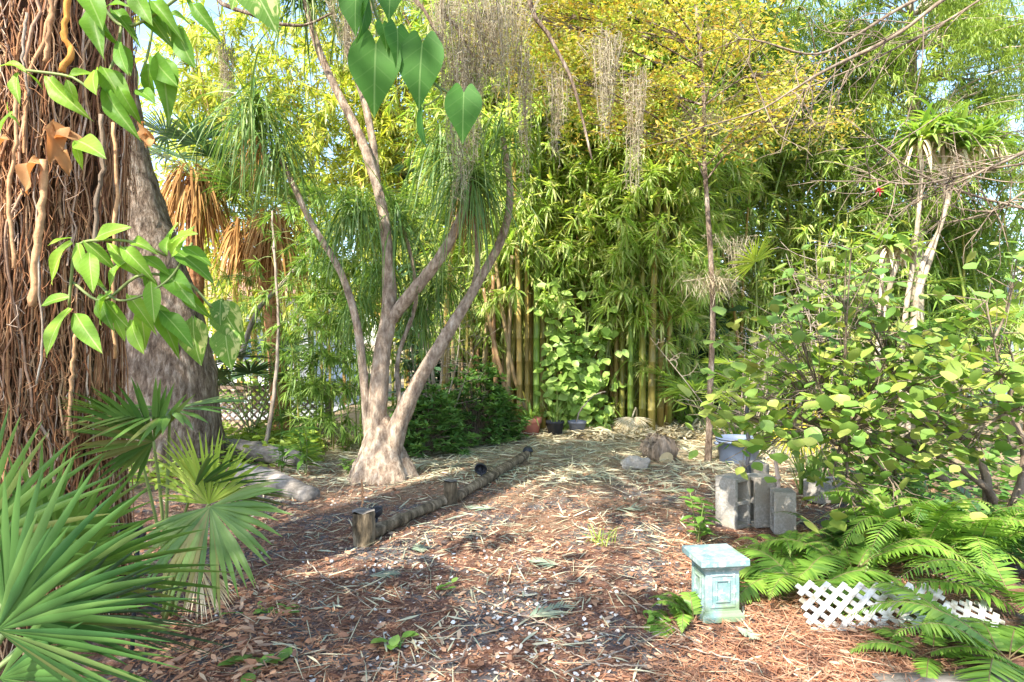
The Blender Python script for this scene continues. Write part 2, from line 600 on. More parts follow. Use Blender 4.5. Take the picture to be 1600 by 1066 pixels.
M['ground'] = ground_mat()
M['drive'] = plain('drive', (.40, .40, .41), .9, .1, 3)
M['litter_leaf'] = leafmat('litter_leaf', [(.20, .10, .065), (.33, .17, .10), (.46, .29, .19), (.38, .19, .11), (.27, .15, .11), (.54, .41, .29)], .15, .8, spec=.15, tcol=(1.1, .8, .5))
M['litter_straw'] = leafmat('litter_straw', [(.32, .34, .25), (.45, .46, .34), (.56, .50, .34), (.64, .57, .40), (.34, .40, .31)], .15, .8, spec=.15, tcol=(1, 1, .8))
M['needle'] = leafmat('needle', [(.21, .09, .055), (.34, .155, .085), (.45, .26, .165), (.27, .16, .11)], .1, .8, spec=.1, tcol=(1, .8, .6))
M['shell'] = leafmat('shell', [(.42, .39, .36), (.56, .54, .52), (.70, .69, .68), (.30, .27, .25)], .05, .7)
M['pale_sheath'] = leafmat('pale_sheath', [(.52, .42, .26), (.62, .54, .38), (.70, .64, .50)], .2, .8, spec=.1, tcol=(1, .9, .7))
M['flower'] = plain('flower', (.75, .06, .12), .6)
M['fallen_frond'] = leafmat('fallen_frond', [(.20, .27, .20), (.28, .34, .25), (.36, .38, .26)], .15, .6, tcol=(1, 1, .8))

# ------------------------------------------------------------------ setting
def gz(x, y):
    return .018 * np.sin(1.7 * x + .6) * np.cos(1.3 * y) + .012 * np.sin(3.9 * x - 2.1 * y)


def ground():
    mb = MB()
    xs = np.concatenate([[-400, -120, -50, -25], np.linspace(-14, 14, 113), [25, 50, 120, 400]])
    ys = np.concatenate([[-400, -100, -30, -8], np.linspace(-2, 16, 91), [22, 40, 100, 400]])
    X, Y = np.meshgrid(xs, ys)
    Z = np.where((np.abs(X) < 14.1) & (Y > -2.1) & (Y < 16.1), gz(X, Y), 0)
    v = np.stack([X, Y, Z], -1).reshape(-1, 3)
    n = len(xs)
    i = np.arange(len(ys) - 1)[:, None] * n
    j = np.arange(n - 1)[None]
    q = i + j
    mb.add(v, np.stack([q, q + 1, q + n + 1, q + n], -1).reshape(-1, 4))
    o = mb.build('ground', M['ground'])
    o['kind'] = 'structure'
    mb = MB()
    mb.add([[-40, 11.6, .03], [-3.6, 11.6, .03], [-3.6, 16.5, .03], [-40, 16.5, .03]], [[0, 1, 2, 3]])
    mb.add([[6, 14, .03], [60, 14, .03], [60, 16.5, .03], [6, 16.5, .03]], [[0, 1, 2, 3]])
    o = mb.build('driveway', M['drive'])
    o['kind'] = 'structure'


ground()


def house(base, size, roofm, label, wins):
    t = thing('house', base, label, 'house')
    x, y, z = base
    w, d, h = size
    mb = MB()
    mb.box((x, y + d / 2, h / 2), (w, d, h))
    mb.build('wall', M['white_wall'], t, False)
    mb = MB()
    e = .5
    mb.add([[x - w / 2 - e, y - e, h + .003], [x + w / 2 + e, y - e, h + .003], [x + w / 2 + e, y + d + e, h + .003], [x - w / 2 - e, y + d + e, h + .003],
            [x - w / 2 + 2, y + d / 2, h + 1.6], [x + w / 2 - 2, y + d / 2, h + 1.6]], [[0, 1, 5, 4], [2, 3, 4, 5], [3, 2, 1, 0]])
    mb.add([[x + w / 2 + e, y - e, h + .003], [x + w / 2 + e, y + d + e, h + .003], [x + w / 2 - 2, y + d / 2, h + 1.6]], [[0, 1, 2]])
    mb.add([[x - w / 2 - e, y - e, h + .003], [x - w / 2 + 2, y + d / 2, h + 1.6], [x - w / 2 - e, y + d + e, h + .003]], [[0, 1, 2]])
    mb.build('roof', roofm, t, False)
    for wx in wins:
        mb = MB()
        for a, b, c, e2 in ((-.65, 0, .08, 1.2), (.65, 0, .08, 1.2), (0, .64, 1.38, .08), (0, -.64, 1.38, .08)):
            mb.box((x + wx + a, y - .02, 1.5 + b), (c, .06, e2))
        f = mb.build('window', M['white_plastic'], t, False)
        mb = MB()
        mb.box((x + wx, y - .008, 1.5), (1.22, .03, 1.2))
        mb.build('pane', M['glass'], f, False)


house((-11.5, 19, 0), (11, 7, 2.7), M['roof'], 'white walled house with a brown roof seen behind the lattice fence', (-3, 1, 4))
house((12.5, 17, 0), (10, 7, 2.7), M['roof_grey'], 'pale house with a grey roof seen through gaps behind the round leaved bush', (-3.4, 0, 3))

# ------------------------------------------------------------------ lattice fence
def lattice(mb, x0, x1, z0, z1, step, w, t, plane):
    for sg, off in ((1, 0), (-1, t * 1.02)):
        k = x0 - (z1 - z0)
        while k < x1 + (z1 - z0):
            a, b = (k, z0), (k + (z1 - z0), z1)
            if sg < 0:
                a, b = (k + (z1 - z0), z0), (k, z1)
            # clip to the panel
            pa, pb = np.array(a, float), np.array(b, float)
            lo, hi = 0., 1.
            dx = pb[0] - pa[0]
            t0, t1 = sorted(((x0 - pa[0]) / dx, (x1 - pa[0]) / dx))
            lo, hi = max(lo, t0), min(hi, t1)
            if hi - lo > .03:
                qa, qb = pa + (pb - pa) * lo, pa + (pb - pa) * hi
                m = (qa + qb) / 2
                ln = np.linalg.norm(qb - qa)
                dr = (qb - qa) / ln
                R = np.array([[dr[0], 0, -dr[1]], [0, 1, 0], [dr[1], 0, dr[0]]])
                n0 = len(mb.V)
                mb.box((m[0], off, m[1]), (ln, t, w), R)
                mb.V[n0] = plane(mb.V[n0])
            k += step


def fence():
    Y = 9.9
    t = thing('lattice_fence', (-4.2, Y, 0), 'low brown wooden lattice fence with a top rail at the back left', 'fence')
    x0, x1 = -6.2, -2.9
    mb = MB()
    lattice(mb, x0, x1, .04, .70, .13, .03, .012, lambda v: v + A(0, Y, 0))
    mb.build('lattice_panel', M['lattice_wood'], t, False)
    mb = MB()
    mb.box(((x0 + x1) / 2, Y, .73), (x1 - x0, .07, .055))
    mb.build('top_rail', M['lattice_wood'], t, False)
    for px in (x0 - .04, (x0 + x1) / 2 - .2, x1 + .04):
        mb = MB()
        mb.box((px, Y + .06, .40), (.08, .08, .80))
        mb.build('post', M['lattice_wood'], t, False)


fence()

# ------------------------------------------------------------------ bamboo
def bamboo(base, culms, label, lm, leafL=.28, leafW=.03, per=6, mats=('culm',), h0=2.2, dens=1., reach=1.1, front=0., zmax=10.5, group=None, name='bamboo_clump', ftop=1.0):
    t = thing(name, base, label, 'bamboo', group)
    fo, tw = MB(), MB()
    for (x, y, H, lx, ly, r, cm) in culms:
        n = max(6, int(H / .36))
        z = np.linspace(0, H, n)
        k = (z / H) ** 2.1
        cx, cy = x + lx * k * H, y + ly * k * H
        zz = z - .12 * H * k * math.hypot(lx, ly)
        P = np.stack([cx, cy, zz], 1)
        keep = P[:, 2] < zmax
        P = P[keep]
        pts, rad = [], []
        for i, p in enumerate(P):
            rr = r * (1 - .8 * z[i] / H)
            if i < len(P) - 1 and 0 < i:
                tn = nrm(P[i + 1] - P[i])
                pts += [p - tn * .012, p, p + tn * .012]
                rad += [rr * .98, rr * 1.13, rr]
            else:
                pts.append(p)
                rad.append(rr)
        mb = MB()
        tube(mb, np.array(pts), np.array(rad), 8)
        mb.build('culm', M[cm], t)
        for i, p in enumerate(P):
            hh = h0 + N_(0, .45)
            if p[2] < hh:
                continue
            nb = rng.poisson(3.2 * dens * min(1.0, .35 + (p[2] - hh) * .5) * (ftop if p[2] > 6 else 1))
            for _ in range(nb):
                a = U(0, 2 * PI)
                d = A(math.cos(a), math.sin(a) - front, U(-.15, .7))
                d = nrm(d)
                ln = reach * U(.25, 1.)
                m = 5
                tt = np.linspace(0, 1, m)
                dd = nrm(d[None] + 1.1 * (tt ** 1.4)[:, None] * A(0, 0, -1))
                q = p + np.concatenate([np.zeros((1, 3)), np.cumsum(ln / (m - 1) * dd[1:], 0)])
                tube(tw, q, np.linspace(.005, .002, m), 3, cap=False)
                for s in range(rng.integers(2, 5)):
                    f = U(.35, 1)
                    c = np.array([np.interp(f, tt, q[:, u]) for u in range(3)])
                    kk = per + rng.integers(-2, 3)
                    az = U(0, 2 * PI)
                    dl = nrm(nrm(dd[min(m - 1, int(f * m))] + rdir(1)[0] * .5)[None] * .8 + rdir(kk) * .8 + A(0, -.1, -.05))
                    sd = nrm(hside(dl) + N_(0, .35, (kk, 3)))
                    blades(fo, c, dl, sd, leafL * U(.55, 1.2, kk), leafW * U(.8, 1.2, kk), U(.2, 1.0, kk), seg=3)
    fo.build('foliage', M[lm], t)
    tw.build('branchlets', M['stem'], t)
    return t


def culmset(n, px0, px1, Y0, Y1, H=(8, 11), lean=.16, mats=('culm', 'culm', 'culm_green'), r=(.03, .05), lx=0., ly=-.05):
    out = []
    for i in range(n):
        Y = U(Y0, Y1)
        px = px0 + (px1 - px0) * (i + U(0, 1)) / n
        out.append(((px - 800) / F * Y, Y, U(*H), lx + N_(0, lean), ly + N_(0, lean * .7), U(*r), mats[rng.integers(len(mats))]))
    return out


bamboo(W(880, 665, 11.2) * A(1, 1, 0), culmset(44, 790, 985, 10.7, 12.4), 'tall bamboo clump at the middle with olive and ochre canes behind the climbing vine', 'bamboo_leaf', .34, .034, 8, front=.45, h0=2.3, dens=.8, reach=1.25)
bamboo(W(1030, 665, 11) * A(1, 1, 0), culmset(24, 960, 1065, 10.4, 12, lx=.04, mats=('culm_green', 'culm_green', 'culm')), 'bamboo clump with bright green canes beside the pale dead frond', 'bamboo_leaf', .34, .034, 8, front=.5, h0=1.2, dens=1.2, reach=1.25)
bamboo(W(740, 665, 11.5) * A(1, 1, 0), culmset(16, 690, 805, 10.7, 12.6, lx=-.05, mats=('culm_dry', 'culm', 'culm_dry')), 'bamboo clump with dry straw coloured canes behind the dark green shrubs', 'bamboo_leaf', .30, .03, 8, h0=1.5, dens=1.2, front=.4)
bamboo((-4.6, 14.5, 0), culmset(26, 310, 640, 13.2, 15.5, H=(7.5, 9.5), mats=('culm',), lean=.12), 'sunlit golden green bamboo behind the thatched palms', 'bamboo_leaf_gold', .34, .04, 6, dens=1.15, reach=1.4, h0=1.6, front=.1)
bamboo((-1.5, 13.5, 0), culmset(14, 580, 760, 12.8, 14.5, H=(8.5, 11), mats=('culm',), lean=.1), 'golden green bamboo between the ponytail palm and the dry caned clump', 'bamboo_leaf_gold', .34, .038, 6, dens=1.05, reach=1.4, h0=1.4, front=.1)
bamboo((4.6, 12.8, 0), culmset(26, 1080, 1330, 11.8, 14, H=(6, 9), mats=('culm', 'culm_green'), lean=.12), 'bushy bamboo with drooping light green leaves behind the slim yellow tree', 'bamboo_leaf', .32, .034, 6, dens=1.1, reach=1.3, h0=.9, front=.15)
bamboo((8.6, 13.4, 0), culmset(22, 1330, 1600, 12.2, 14.2, H=(4.5, 6.5), mats=('culm_green',), lean=.14), 'low bright bamboo thicket behind the pale dracaena stems', 'bamboo_leaf_soft', .32, .034, 6, dens=1.0, reach=1.2, h0=.8)
bamboo((-2.5, 8.6, 0), culmset(13, 440, 585, 8.2, 9.2, H=(2.2, 3.6), mats=('culm_green',), r=(.008, .014), lean=.16), 'soft weeping bamboo bush with fine pale leaves left of the ponytail palm', 'bamboo_leaf_soft', .22, .018, 8, dens=1.7, reach=.7, h0=.25)


bamboo(W(830, 668, 10.2) * A(1, 1, 0), [((px - 800) / F * Y, Y, 10.5, lx, -.02, rr, cm) for px, Y, lx, rr, cm in ((812, 10.3, -.06, .05, 'culm'), (838, 10.25, .02, .058, 'culm_green'), (824, 10.5, -.02, .045, 'culm'), (848, 10.5, .05, .05, 'culm'))],
       'four thick ochre and green canes standing apart left of the climbing vine', 'bamboo_leaf', .34, .034, 8, h0=2.1, dens=1.15, front=.6, reach=1.2)
bamboo(W(1015, 668, 10.1) * A(1, 1, 0), [((px - 800) / F * Y, Y, 10.5, lx, -.02, rr, cm) for px, Y, lx, rr, cm in ((985, 10.2, .02, .05, 'culm_green'), (1004, 10.2, .0, .058, 'culm_green'), (1018, 10.0, .08, .062, 'culm'), (1032, 10.3, .06, .055, 'culm'), (972, 10.4, .0, .05, 'culm'))],
       'thick front canes, bright green and orange brown, right of the climbing vine', 'bamboo_leaf', .34, .034, 8, h0=2.1, dens=1.15, front=.6, reach=1.2)


# ------------------------------------------------------------------ background trees
def tree(name, base, trunk_pts, r0, r1, crowns, lm, label, leafL, leafW, nl, bm='oak_bark', g=.5, zlo=-.8, zhi=.3, branches=8, k=None, group=None, seg=2, spread=.28, cat='tree'):
    t = thing(name, base, label, cat, group)
    mb = MB()
    P = smooth(trunk_pts, 20)
    tube(mb, P, np.linspace(r0, r1, 20), 10, lump=.05)
    fo = MB()
    for c, r in crowns:
        pts = blob(c, r, int(nl / len(crowns)), k, spread)
        leaves(fo, pts, leafL, leafW, zlo, zhi, g, seg=seg)
        for _ in range(branches):
            e = pts[rng.integers(len(pts))]
            s = P[rng.integers(len(P) // 2, len(P))]
            m = (s + e) / 2 + N_(0, .2, 3)
            tube(mb, smooth([s, m, e], 8), np.linspace(r1 * .6, .008, 8), 5, cap=False)
    mb.build('trunk', M[bm], t)
    fo.build('crown', M[lm], t)
    return t


# feathery tree, upper right, sky between its sprays
def feathery(base, top, crown, label, n, lm='cypress_leaf', L=.16):
    t = thing('feathery_tree', base, label, 'tree')
    mb, fo = MB(), MB()
    P = smooth([base, (np.asarray(base) + top) / 2 + A(.1, 0, 0), top], 16)
    tube(mb, P, np.linspace(.14, .03, 16), 8, lump=.05)
    c, r = crown
    for i in range(n):
        e = np.asarray(c) + rdir(1)[0] * U(.2, 1) ** .45 * np.asarray(r)
        s = P[np.clip(np.searchsorted(P[:, 2], e[2] - U(.2, 1.)), 1, 15)]
        m = (s + e) / 2 + A(0, 0, U(.1, .5))
        q = smooth([s, m, e], 10)
        tube(mb, q, np.linspace(.02, .004, 10), 4, cap=False)
        for j in range(4, 10):
            for _ in range(3):
                h = q[j] + N_(0, .06, 3)
                nd = 5
                dr = nrm(A(N_(0, .5), N_(0, .5), -.8))
                pp = h + np.linspace(0, U(.2, .55), nd)[:, None] * dr
                kk = nd * 5
                pb = np.repeat(pp, 5, 0)
                d = nrm(rdir(kk, -.9, .3) + dr * .5)
                blades(fo, pb, d, hside(d), L * U(.6, 1.2, kk), .018, .7, seg=2)
    mb.build('trunk', M['pale_bark'], t)
    fo.build('crown', M[lm], t)


feathery(A(7.9, 12.5, 0), A(7.4, 12, 9.5), (A(8.2, 12, 6.2), A(3.4, 2, 2.6)), 'feathery green tree with blue sky between its drooping sprays at upper right', 185)
feathery(A(4.8, 14.5, 0), A(5., 14, 9.5), (A(5.6, 13.5, 6.6), A(2.6, 2, 2.2)), 'thin feathery tree behind the yellow leaved crown', 95)
tree('broadleaf_tree', (-1.2, 17.5, 0), [(-1.2, 17.5, 0), (-1.3, 17.2, 4), (-1, 17, 8)], .2, .08, [(A(-3.4, 16.6, 6.5), A(2.6, 1.5, 1.8)), (A(.5, 16.8, 7), A(3, 1.5, 2.5))], 'far_leaf', 'dense green tree rising behind the golden bamboo', .18, .06, 9000)
tree('broadleaf_tree', (3.4, 17.5, 0), [(3.4, 17.5, 0), (3.2, 17.2, 4), (3.3, 17, 8)], .2, .08, [(A(3.4, 16.6, 5.5), A(3.2, 1.5, 3.6))], 'far_leaf', 'dense green tree behind the bushy light green bamboo', .18, .06, 8000)
tree('broadleaf_tree', (-9.5, 15.5, 0), [(-9.5, 15.5, 0), (-9.3, 15.3, 3), (-9, 15, 6.5)], .2, .08, [(A(-8.4, 15, 5.6), A(2.6, 1.5, 2.0))], 'bamboo_leaf_gold', 'yellow green tree at far left behind the big grey trunk', .16, .05, 6000)

tree('broadleaf_tree', (7.5, 17, 0), [(7.5, 17, 0), (7.4, 16.8, 2.5), (7.5, 16.6, 5)], .2, .08, [(A(6.7, 16.4, 4.9), A(3.0, 1.2, 2.5)), (A(10.2, 16.2, 3.4), A(3., 1.2, 1.6))], 'far_leaf', 'bushy green tree far behind the pale dracaena stems', .26, .09, 13000)

# hedge across the back so the low gaps read green, and dark behind the canes
def hedge(x0, x1, Y, h, label, n, lm, LL=.2):
    mb = MB()
    pts = np.stack([U(x0, x1, n), Y + N_(0, .5, n), h * U(0, 1, n) ** .8 * (1 + .25 * np.sin(np.linspace(0, 9, n)))], 1)
    leaves(mb, pts, LL, LL * .4, -.6, .5, .4)
    tube(mb, [(x0, Y, .05), ((x0 + x1) / 2, Y, .3), (x1, Y, .05)], .02, 5)
    o = mb.build('hedge', M[lm], base=((x0 + x1) / 2, Y, 0))
    tag(o, label, 'hedge')


hedge(-2.2, 4.4, 13.4, 4.2, 'added dark hedge standing in for the shade behind the bamboo canes', 15000, 'fan_leaf_dark', .34)  # dark leaves added to deepen the shade between the canes
hedge(5.2, 10.5, 14.9, 2.7, 'green hedge behind the low palms on the right', 6000, 'far_leaf', .26)
hedge(-9.5, -4.2, 13, 1.5, 'loose green hedge beyond the lattice fence', 1500, 'far_leaf', .24)


# ------------------------------------------------------------------ slim tree with yellow crown
def yellow_tree():
    b = G(1106, 725)
    Y = b[1]
    t = thing('yellow_tree', b, 'slim grey trunked tree with a wide crown of small yellow and orange leaves', 'tree')
    tr, fo = MB(), MB()
    P = smooth([b + A(0, 0, -.05), W(1110, 600, Y), W(1114, 480, Y), W(1107, 350, Y), W(1100, 240, Y), W(1098, 120, Y + .1), W(1080, -60, Y + .3), W(1070, -200, Y + .3)], 34)
    tube(tr, P, np.interp(np.linspace(0, 1, 34), [0, .1, 1], [.045, .036, .015]), 9, lump=.06)
    cl = [(880, 60, 1.0), (960, 110, .8), (1010, 40, .9), (1080, 90, .8), (1150, 60, .8), (1180, 150, .7), (1250, 170, .6), (1040, 150, .7), (930, 190, .55), (1110, 10, .9), (1290, 200, .4),
          (840, 0, .9), (960, -60, 1.), (1120, -100, 1.1), (1230, 110, .5), (1190, 215, .35), (820, 120, .6), (900, 130, .6), (1000, 200, .4), (1060, 215, .4), (800, 50, .8), (860, 20, .9), (910, 70, .8), (770, 10, .7), (850, 110, .6), (960, 160, .6)]
    for px, py, w in cl:
        c = W(px + U(-10, 10), py, Y + U(-1.1, 1.0))
        r = A(.62, .6, .36) * (.55 + .5 * w)
        n = int(1050 * w)
        pts = blob(c, r, n, 14, .24)
        leaves(fo, pts, .075, .028, -.8, .5, .5, roll=.8)
        j = int(np.clip(np.searchsorted(P[:, 2], c[2] - .5), 12, 33))
        q = smooth([P[j], (P[j] + c) / 2 + A(0, 0, .12), c], 9)
        tube(tr, q, np.linspace(.013, .005, 9), 5, cap=False)
        for _ in range(9):
            e = pts[rng.integers(n)]
            tube(tr, smooth([q[rng.integers(3, 9)], (c + e) / 2 + N_(0, .06, 3), e], 6), np.linspace(.006, .002, 6), 4, cap=False)
    tr.build('trunk', M['oak_bark'], t)
    fo.build('crown', M['yellow_leaf'], t)


yellow_tree()


def nest(px, py, Y, r, label, name='twig_tangle', hang=0):
    c = W(px, py, Y)
    mb = MB()
    n = 520
    pts = c + np.clip(N_(0, .5, (n, 3)), -.9, .9) * A(r, r * .8, r * .45)
    tube(mb, [c + A(-r, 0, 0), c + A(0, 0, .05), c + A(r, 0, 0)], .006, 5)
    d = rdir(n, -.8, .5)
    blades(mb, pts, d, hside(d), U(.1, .3, n), .006, U(.2, 1.2, n), seg=3, prof=NEEDLE)
    tag(mb.build(name, M['moss'], base=c), label, 'twigs')


nest(1112, 440, 7.5, .34, 'brown tangle of dry twigs caught on the slim trunk', hang=1)
nest(1095, 190, 7.5, .26, 'small brown tangle of twigs high on the slim tree')


# ------------------------------------------------------------------ bare tree reaching in from the right
def bare_tree():
    t = thing('bare_tree', (5.6, 5.2, 0), 'bare brown branched tree reaching into the upper right corner', 'tree')
    mb = MB()
    Y = 5.2
    tube(mb, smooth([(5.6, Y, -.1), (5.5, Y, 2), (5.3, Y, 4), (5.2, Y, 6)], 16), np.linspace(.13, .06, 16), 9, lump=.05)
    mains = [
        ([W(1810, 160, Y), W(1700, 190, Y), W(1600, 238, Y - .1), W(1530, 270, Y - .1), W(1465, 300, Y)], .026),
        ([W(1790, -260, Y), W(1640, -110, Y), W(1480, -5, Y - .1), W(1400, 55, Y), W(1290, 110, Y), W(1240, 140, Y), W(1180, 175, Y + .1), W(1075, 205, Y + .2)], .022),
        ([W(1700, -180, Y), W(1560, -60, Y + .3), W(1420, 5, Y + .4), W(1330, 60, Y + .4), W(1270, 85, Y + .3), W(1190, 65, Y + .3), W(1150, 60, Y + .3)], .02),
        ([W(1720, 240, Y), W(1560, 262, Y), W(1430, 288, Y), W(1330, 272, Y)], .012),
        ([W(1680, 345, Y), W(1520, 305, Y), W(1420, 262, Y + .1), W(1360, 215, Y + .1)], .012),
        ([W(1640, -80, Y + .5), W(1500, 20, Y + .6), W(1360, 95, Y + .6), W(1230, 150, Y + .6)], .013),
        ([W(1600, 300, Y), W(1570, 320, Y), W(1540, 335, Y)], .01),
    ]
    for pts, r in mains:
        q = smooth(pts, 30)
        tube(mb, q, np.linspace(r, .005, 30), 7, cap=False, lump=.08)
        for _ in range(19):
            i = rng.integers(8, 29)
            d = nrm(q[min(29, i + 1)] - q[i - 1] + N_(0, .6, 3) * .2 + rdir(1)[0] * .12)
            ln = U(.2, .7)
            e = q[i] + d * ln + A(0, 0, U(-.25, .15))
            w = smooth([q[i], (q[i] + e) / 2 + N_(0, .04, 3), e], 7)
            tube(mb, w, np.linspace(.006, .002, 7), 4, cap=False)
            for _ in range(3):
                s = w[rng.integers(2, 7)]
                e2 = s + nrm(d + rdir(1)[0] * .9) * U(.08, .25)
                tube(mb, [s, (s + e2) / 2 + N_(0, .01, 3), e2], [.003, .0025, .0015], 3, cap=False)
    mb.build('branches', M['twig'], t)
    for px, py, h, Yb, lb in ((1290, 700, 2.3, 6.6, 'thin leafless shrub of pale twigs left of the dracaena stems'), (1160, 690, 2.2, 7.9, 'leafless pale twiggy shrub just right of the slim trunk'), (675, 690, 2.4, 8.8, 'bare twiggy shrub behind the ponytail palm')):
        b = A((px - 800) / F * Yb, Yb, 0)
        mb = MB()
        for k in range(7):
            tip = b + A(N_(0, .35), N_(0, .25), h * U(.6, 1.1))
            q = smooth([b, (b + tip) / 2 + N_(0, .08, 3), tip], 16)
            tube(mb, q, np.linspace(.011, .003, 16), 5, cap=False, lump=.08)
            for _ in range(12):
                s0 = q[rng.integers(5, 16)]
                e = s0 + nrm(A(N_(), N_(), U(-.1, 1))) * U(.15, .55)
                w = smooth([s0, (s0 + e) / 2 + N_(0, .03, 3), e], 6)
                tube(mb, w, np.linspace(.0045, .0018, 6), 4, cap=False)
                e2 = w[3] + rdir(1, -.3, .9)[0] * U(.08, .25)
                tube(mb, [w[3], (w[3] + e2) / 2 + N_(0, .01, 3), e2], [.003, .002, .0015], 3, cap=False)
        tag(mb.build('bare_shrub', M['pale_twig'], base=b), lb, 'shrub')


bare_tree()

# ------------------------------------------------------------------ ponytail palm
def ponytail():
    b = G(597, 748)
    Y = 6.72
    t = thing('ponytail_palm', b, 'ponytail palm with a swollen grey base, forked stems and drooping strap leaves', 'tree')
    w = lambda x, y, dy=0: W(x, y, Y + dy)
    mb = MB()
    # swollen base with flutes
    n, sd = 22, 40
    th = np.linspace(0, 2 * PI, sd, endpoint=False)
    zz = np.linspace(-.06, .74, n)
    rr = np.interp(zz, [-.06, 0, .08, .16, .26, .36, .48, .60, .74], [.40, .37, .335, .295, .24, .20, .165, .115, .03])
    fl = .07 * np.sin(5 * th + .5) + .05 * np.sin(9 * th + 2) + .02 * np.sin(17 * th)
    V = []
    for z, r in zip(zz, rr):
        k = r * (1 + fl * (1.15 - z)) * (1 + .02 * N_(size=sd))
        sx = 1 + .12 * max(0, z)
        V.append(np.stack([b[0] + k * np.cos(th) * sx - .02 * z, b[1] + k * np.sin(th), np.full(sd, z)], 1))
    V = np.concatenate(V)
    i = np.arange(n - 1)[:, None] * sd
    j = np.arange(sd)[None]
    k = (j + 1) % sd
    mb.add(V, np.stack([i + j, i + k, i + sd + k, i + sd + j], -1).reshape(-1, 4))
    stems = [
        ([w(586, 735), w(574, 660), w(568, 585, -.05), w(556, 500, -.1), w(532, 425, -.1), w(485, 345, -.1), w(437, 245, -.1)], [.09, .062, .055, .05, .045, .04, .03]),
        ([w(596, 745), w(588, 670), w(596, 560), w(607, 490), w(606, 400), w(594, 310), w(563, 215), (w(520, 130)), w(492, 60), w(470, -30)], [.16, .135, .115, .105, .075, .068, .06, .052, .045, .04]),
        ([w(606, 505), w(640, 462, -.1), w(686, 405, -.2), w(718, 345, -.2), w(737, 280, -.2)], [.085, .08, .07, .06, .045]),
        ([w(592, 300, .05), w(582, 220, .15), w(567, 150, .2), w(545, 85, .2), w(543, 20, .2), w(548, -40, .2)], [.045, .05, .05, .042, .04, .04]),
        ([w(604, 745), w(622, 665, -.05), w(655, 595, -.1), w(700, 520, -.1), w(745, 445), w(785, 370), w(797, 300), w(786, 215)], [.15, .125, .095, .08, .06, .055, .048, .035]),
        ([w(690, 540, .1), w(725, 480, .15), w(745, 425, .2), w(744, 350, .2), w(735, 310, .2)], [.05, .045, .04, .035, .03]),
        ([w(625, 640, .1), w(622, 560, .2), w(650, 470, .3), w(640, 390, .3), w(622, 340, .3)], [.035, .03, .028, .025, .02]),
    ]
    tm = MB()
    for pts, rad in stems:
        tube(mb, smooth(pts, 40), np.array(rad) * .8, 12, lump=.05)
    mb.build('trunk', M['ponytail_bark'], t)
    heads = [(400, 170, -.1, 150, 1.0), (437, 240, -.1, 60, .8), (556, 318, .1, 110, .8), (737, 275, -.2, 160, .95), (622, 335, .3, 90, .9), (786, 205, 0, 60, .7),
             (700, 230, .5, 110, .95), (470, -30, 0, 80, .9), (548, -40, .2, 90, .9), (655, 480, .6, 80, .8), (690, 430, .5, 80, .8), (560, 470, .5, 60, .7), (600, 420, .8, 70, .8)]
    for px, py, dy, n, L in heads:
        c = w(px, py, dy)
        n, L = int(n * 1.7), L * 1.1
        fo = MB()
        d = rdir(n, -.2, 1.0)
        blades(fo, c + N_(0, .07, (n, 3)) + A(0, 0, 1) * U(-.22, .1, (n, 1)), d, nrm(hside(d) + N_(0, .3, (n, 3))), L * U(.35, 1.25, n), U(.012, .02, n), U(.7, 7., n) ** 1., seg=9, p=1., prof=STRAP)
        fo.build('leaf_head', M['ponytail_leaf'], t)
    # dry skirt under the biggest head
    fo = MB()
    for px, py in ((737, 320), (400, 220)):
        c = w(px, py, -.1)
        n = 60
        d = rdir(n, -.9, -.1)
        blades(fo, c + N_(0, .04, (n, 3)), d, hside(d), U(.3, .7, n), .012, 3., seg=5, prof=STRAP)
    fo.build('dry_leaves', M['thatch'], t)


ponytail()

# ------------------------------------------------------------------ big grey trunk (moss draped oak), its limbs and hanging moss
def oak():
    Y = 7.6
    b = W(262, 715, Y) * A(1, 1, 0)
    t = thing('oak_tree', b, 'thick grey barked tree leaning left behind the root covered trunk', 'tree')
    mb = MB()
    pts = [b + A(-.02, 0, -.1), W(262, 640, Y), W(257, 560, Y), W(230, 430, Y), W(203, 330, Y), W(180, 230, Y), W(165, 100, Y), W(150, -80, Y), W(140, -250, Y)]
    tube(mb, smooth(pts, 44), np.interp(np.linspace(0, 1, 44), [0, .1, .25, .4, .55, .8, 1], [.72, .57, .53, .43, .36, .3, .26]), 22, lump=.025)
    s = W(150, -80, Y)
    limbs = []
    for e in ([A(-3.5, 6.8, 6.4), A(-1.6, 6.2, 6.5), A(.3, 5.8, 6.2), A(1.6, 5.6, 5.9)], [A(-3.6, 6, 6.6), A(-2.2, 5.2, 6.6), A(-.8, 4.8, 6.2)], [A(-4.4, 5.5, 7), A(-4, 3.5, 7.4)]):
        q = smooth([s] + e, 30)
        limbs.append(q)
        tube(mb, q, np.linspace(.17, .03, 30), 9, lump=.06, cap=False)
    # thin hanging boughs that come into view
    for p in ([A(.2, 5.8, 6.2), W(825, -20, 5.7), W(860, 60, 5.7), W(895, 130, 5.7), W(925, 250, 5.7)], [A(-.6, 5.9, 6.3), W(690, -10, 5.8), W(712, 40, 5.8), W(740, 90, 5.8)],
              [A(-1, 5.8, 6.3), W(640, -40, 5.8), W(665, 20, 5.8), W(690, 62, 5.8)], [A(-2.4, 6.4, 6.5), W(330, -30, 6.5), W(400, 25, 6.4), W(470, 40, 6.4), W(520, 20, 6.4)]):
        tube(mb, smooth(p, 18), np.linspace(.03, .009, 18), 6, lump=.08, cap=False)
    mb.build('trunk', M['oak_bark'], t)
    fo = MB()
    for q in limbs:
        for i in range(8, 30, 3):
            pts = blob(q[i] + A(0, 0, .4), (.6, .6, .3), 70, 4)
            leaves(fo, pts, .1, .04)
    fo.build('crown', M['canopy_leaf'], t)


oak()


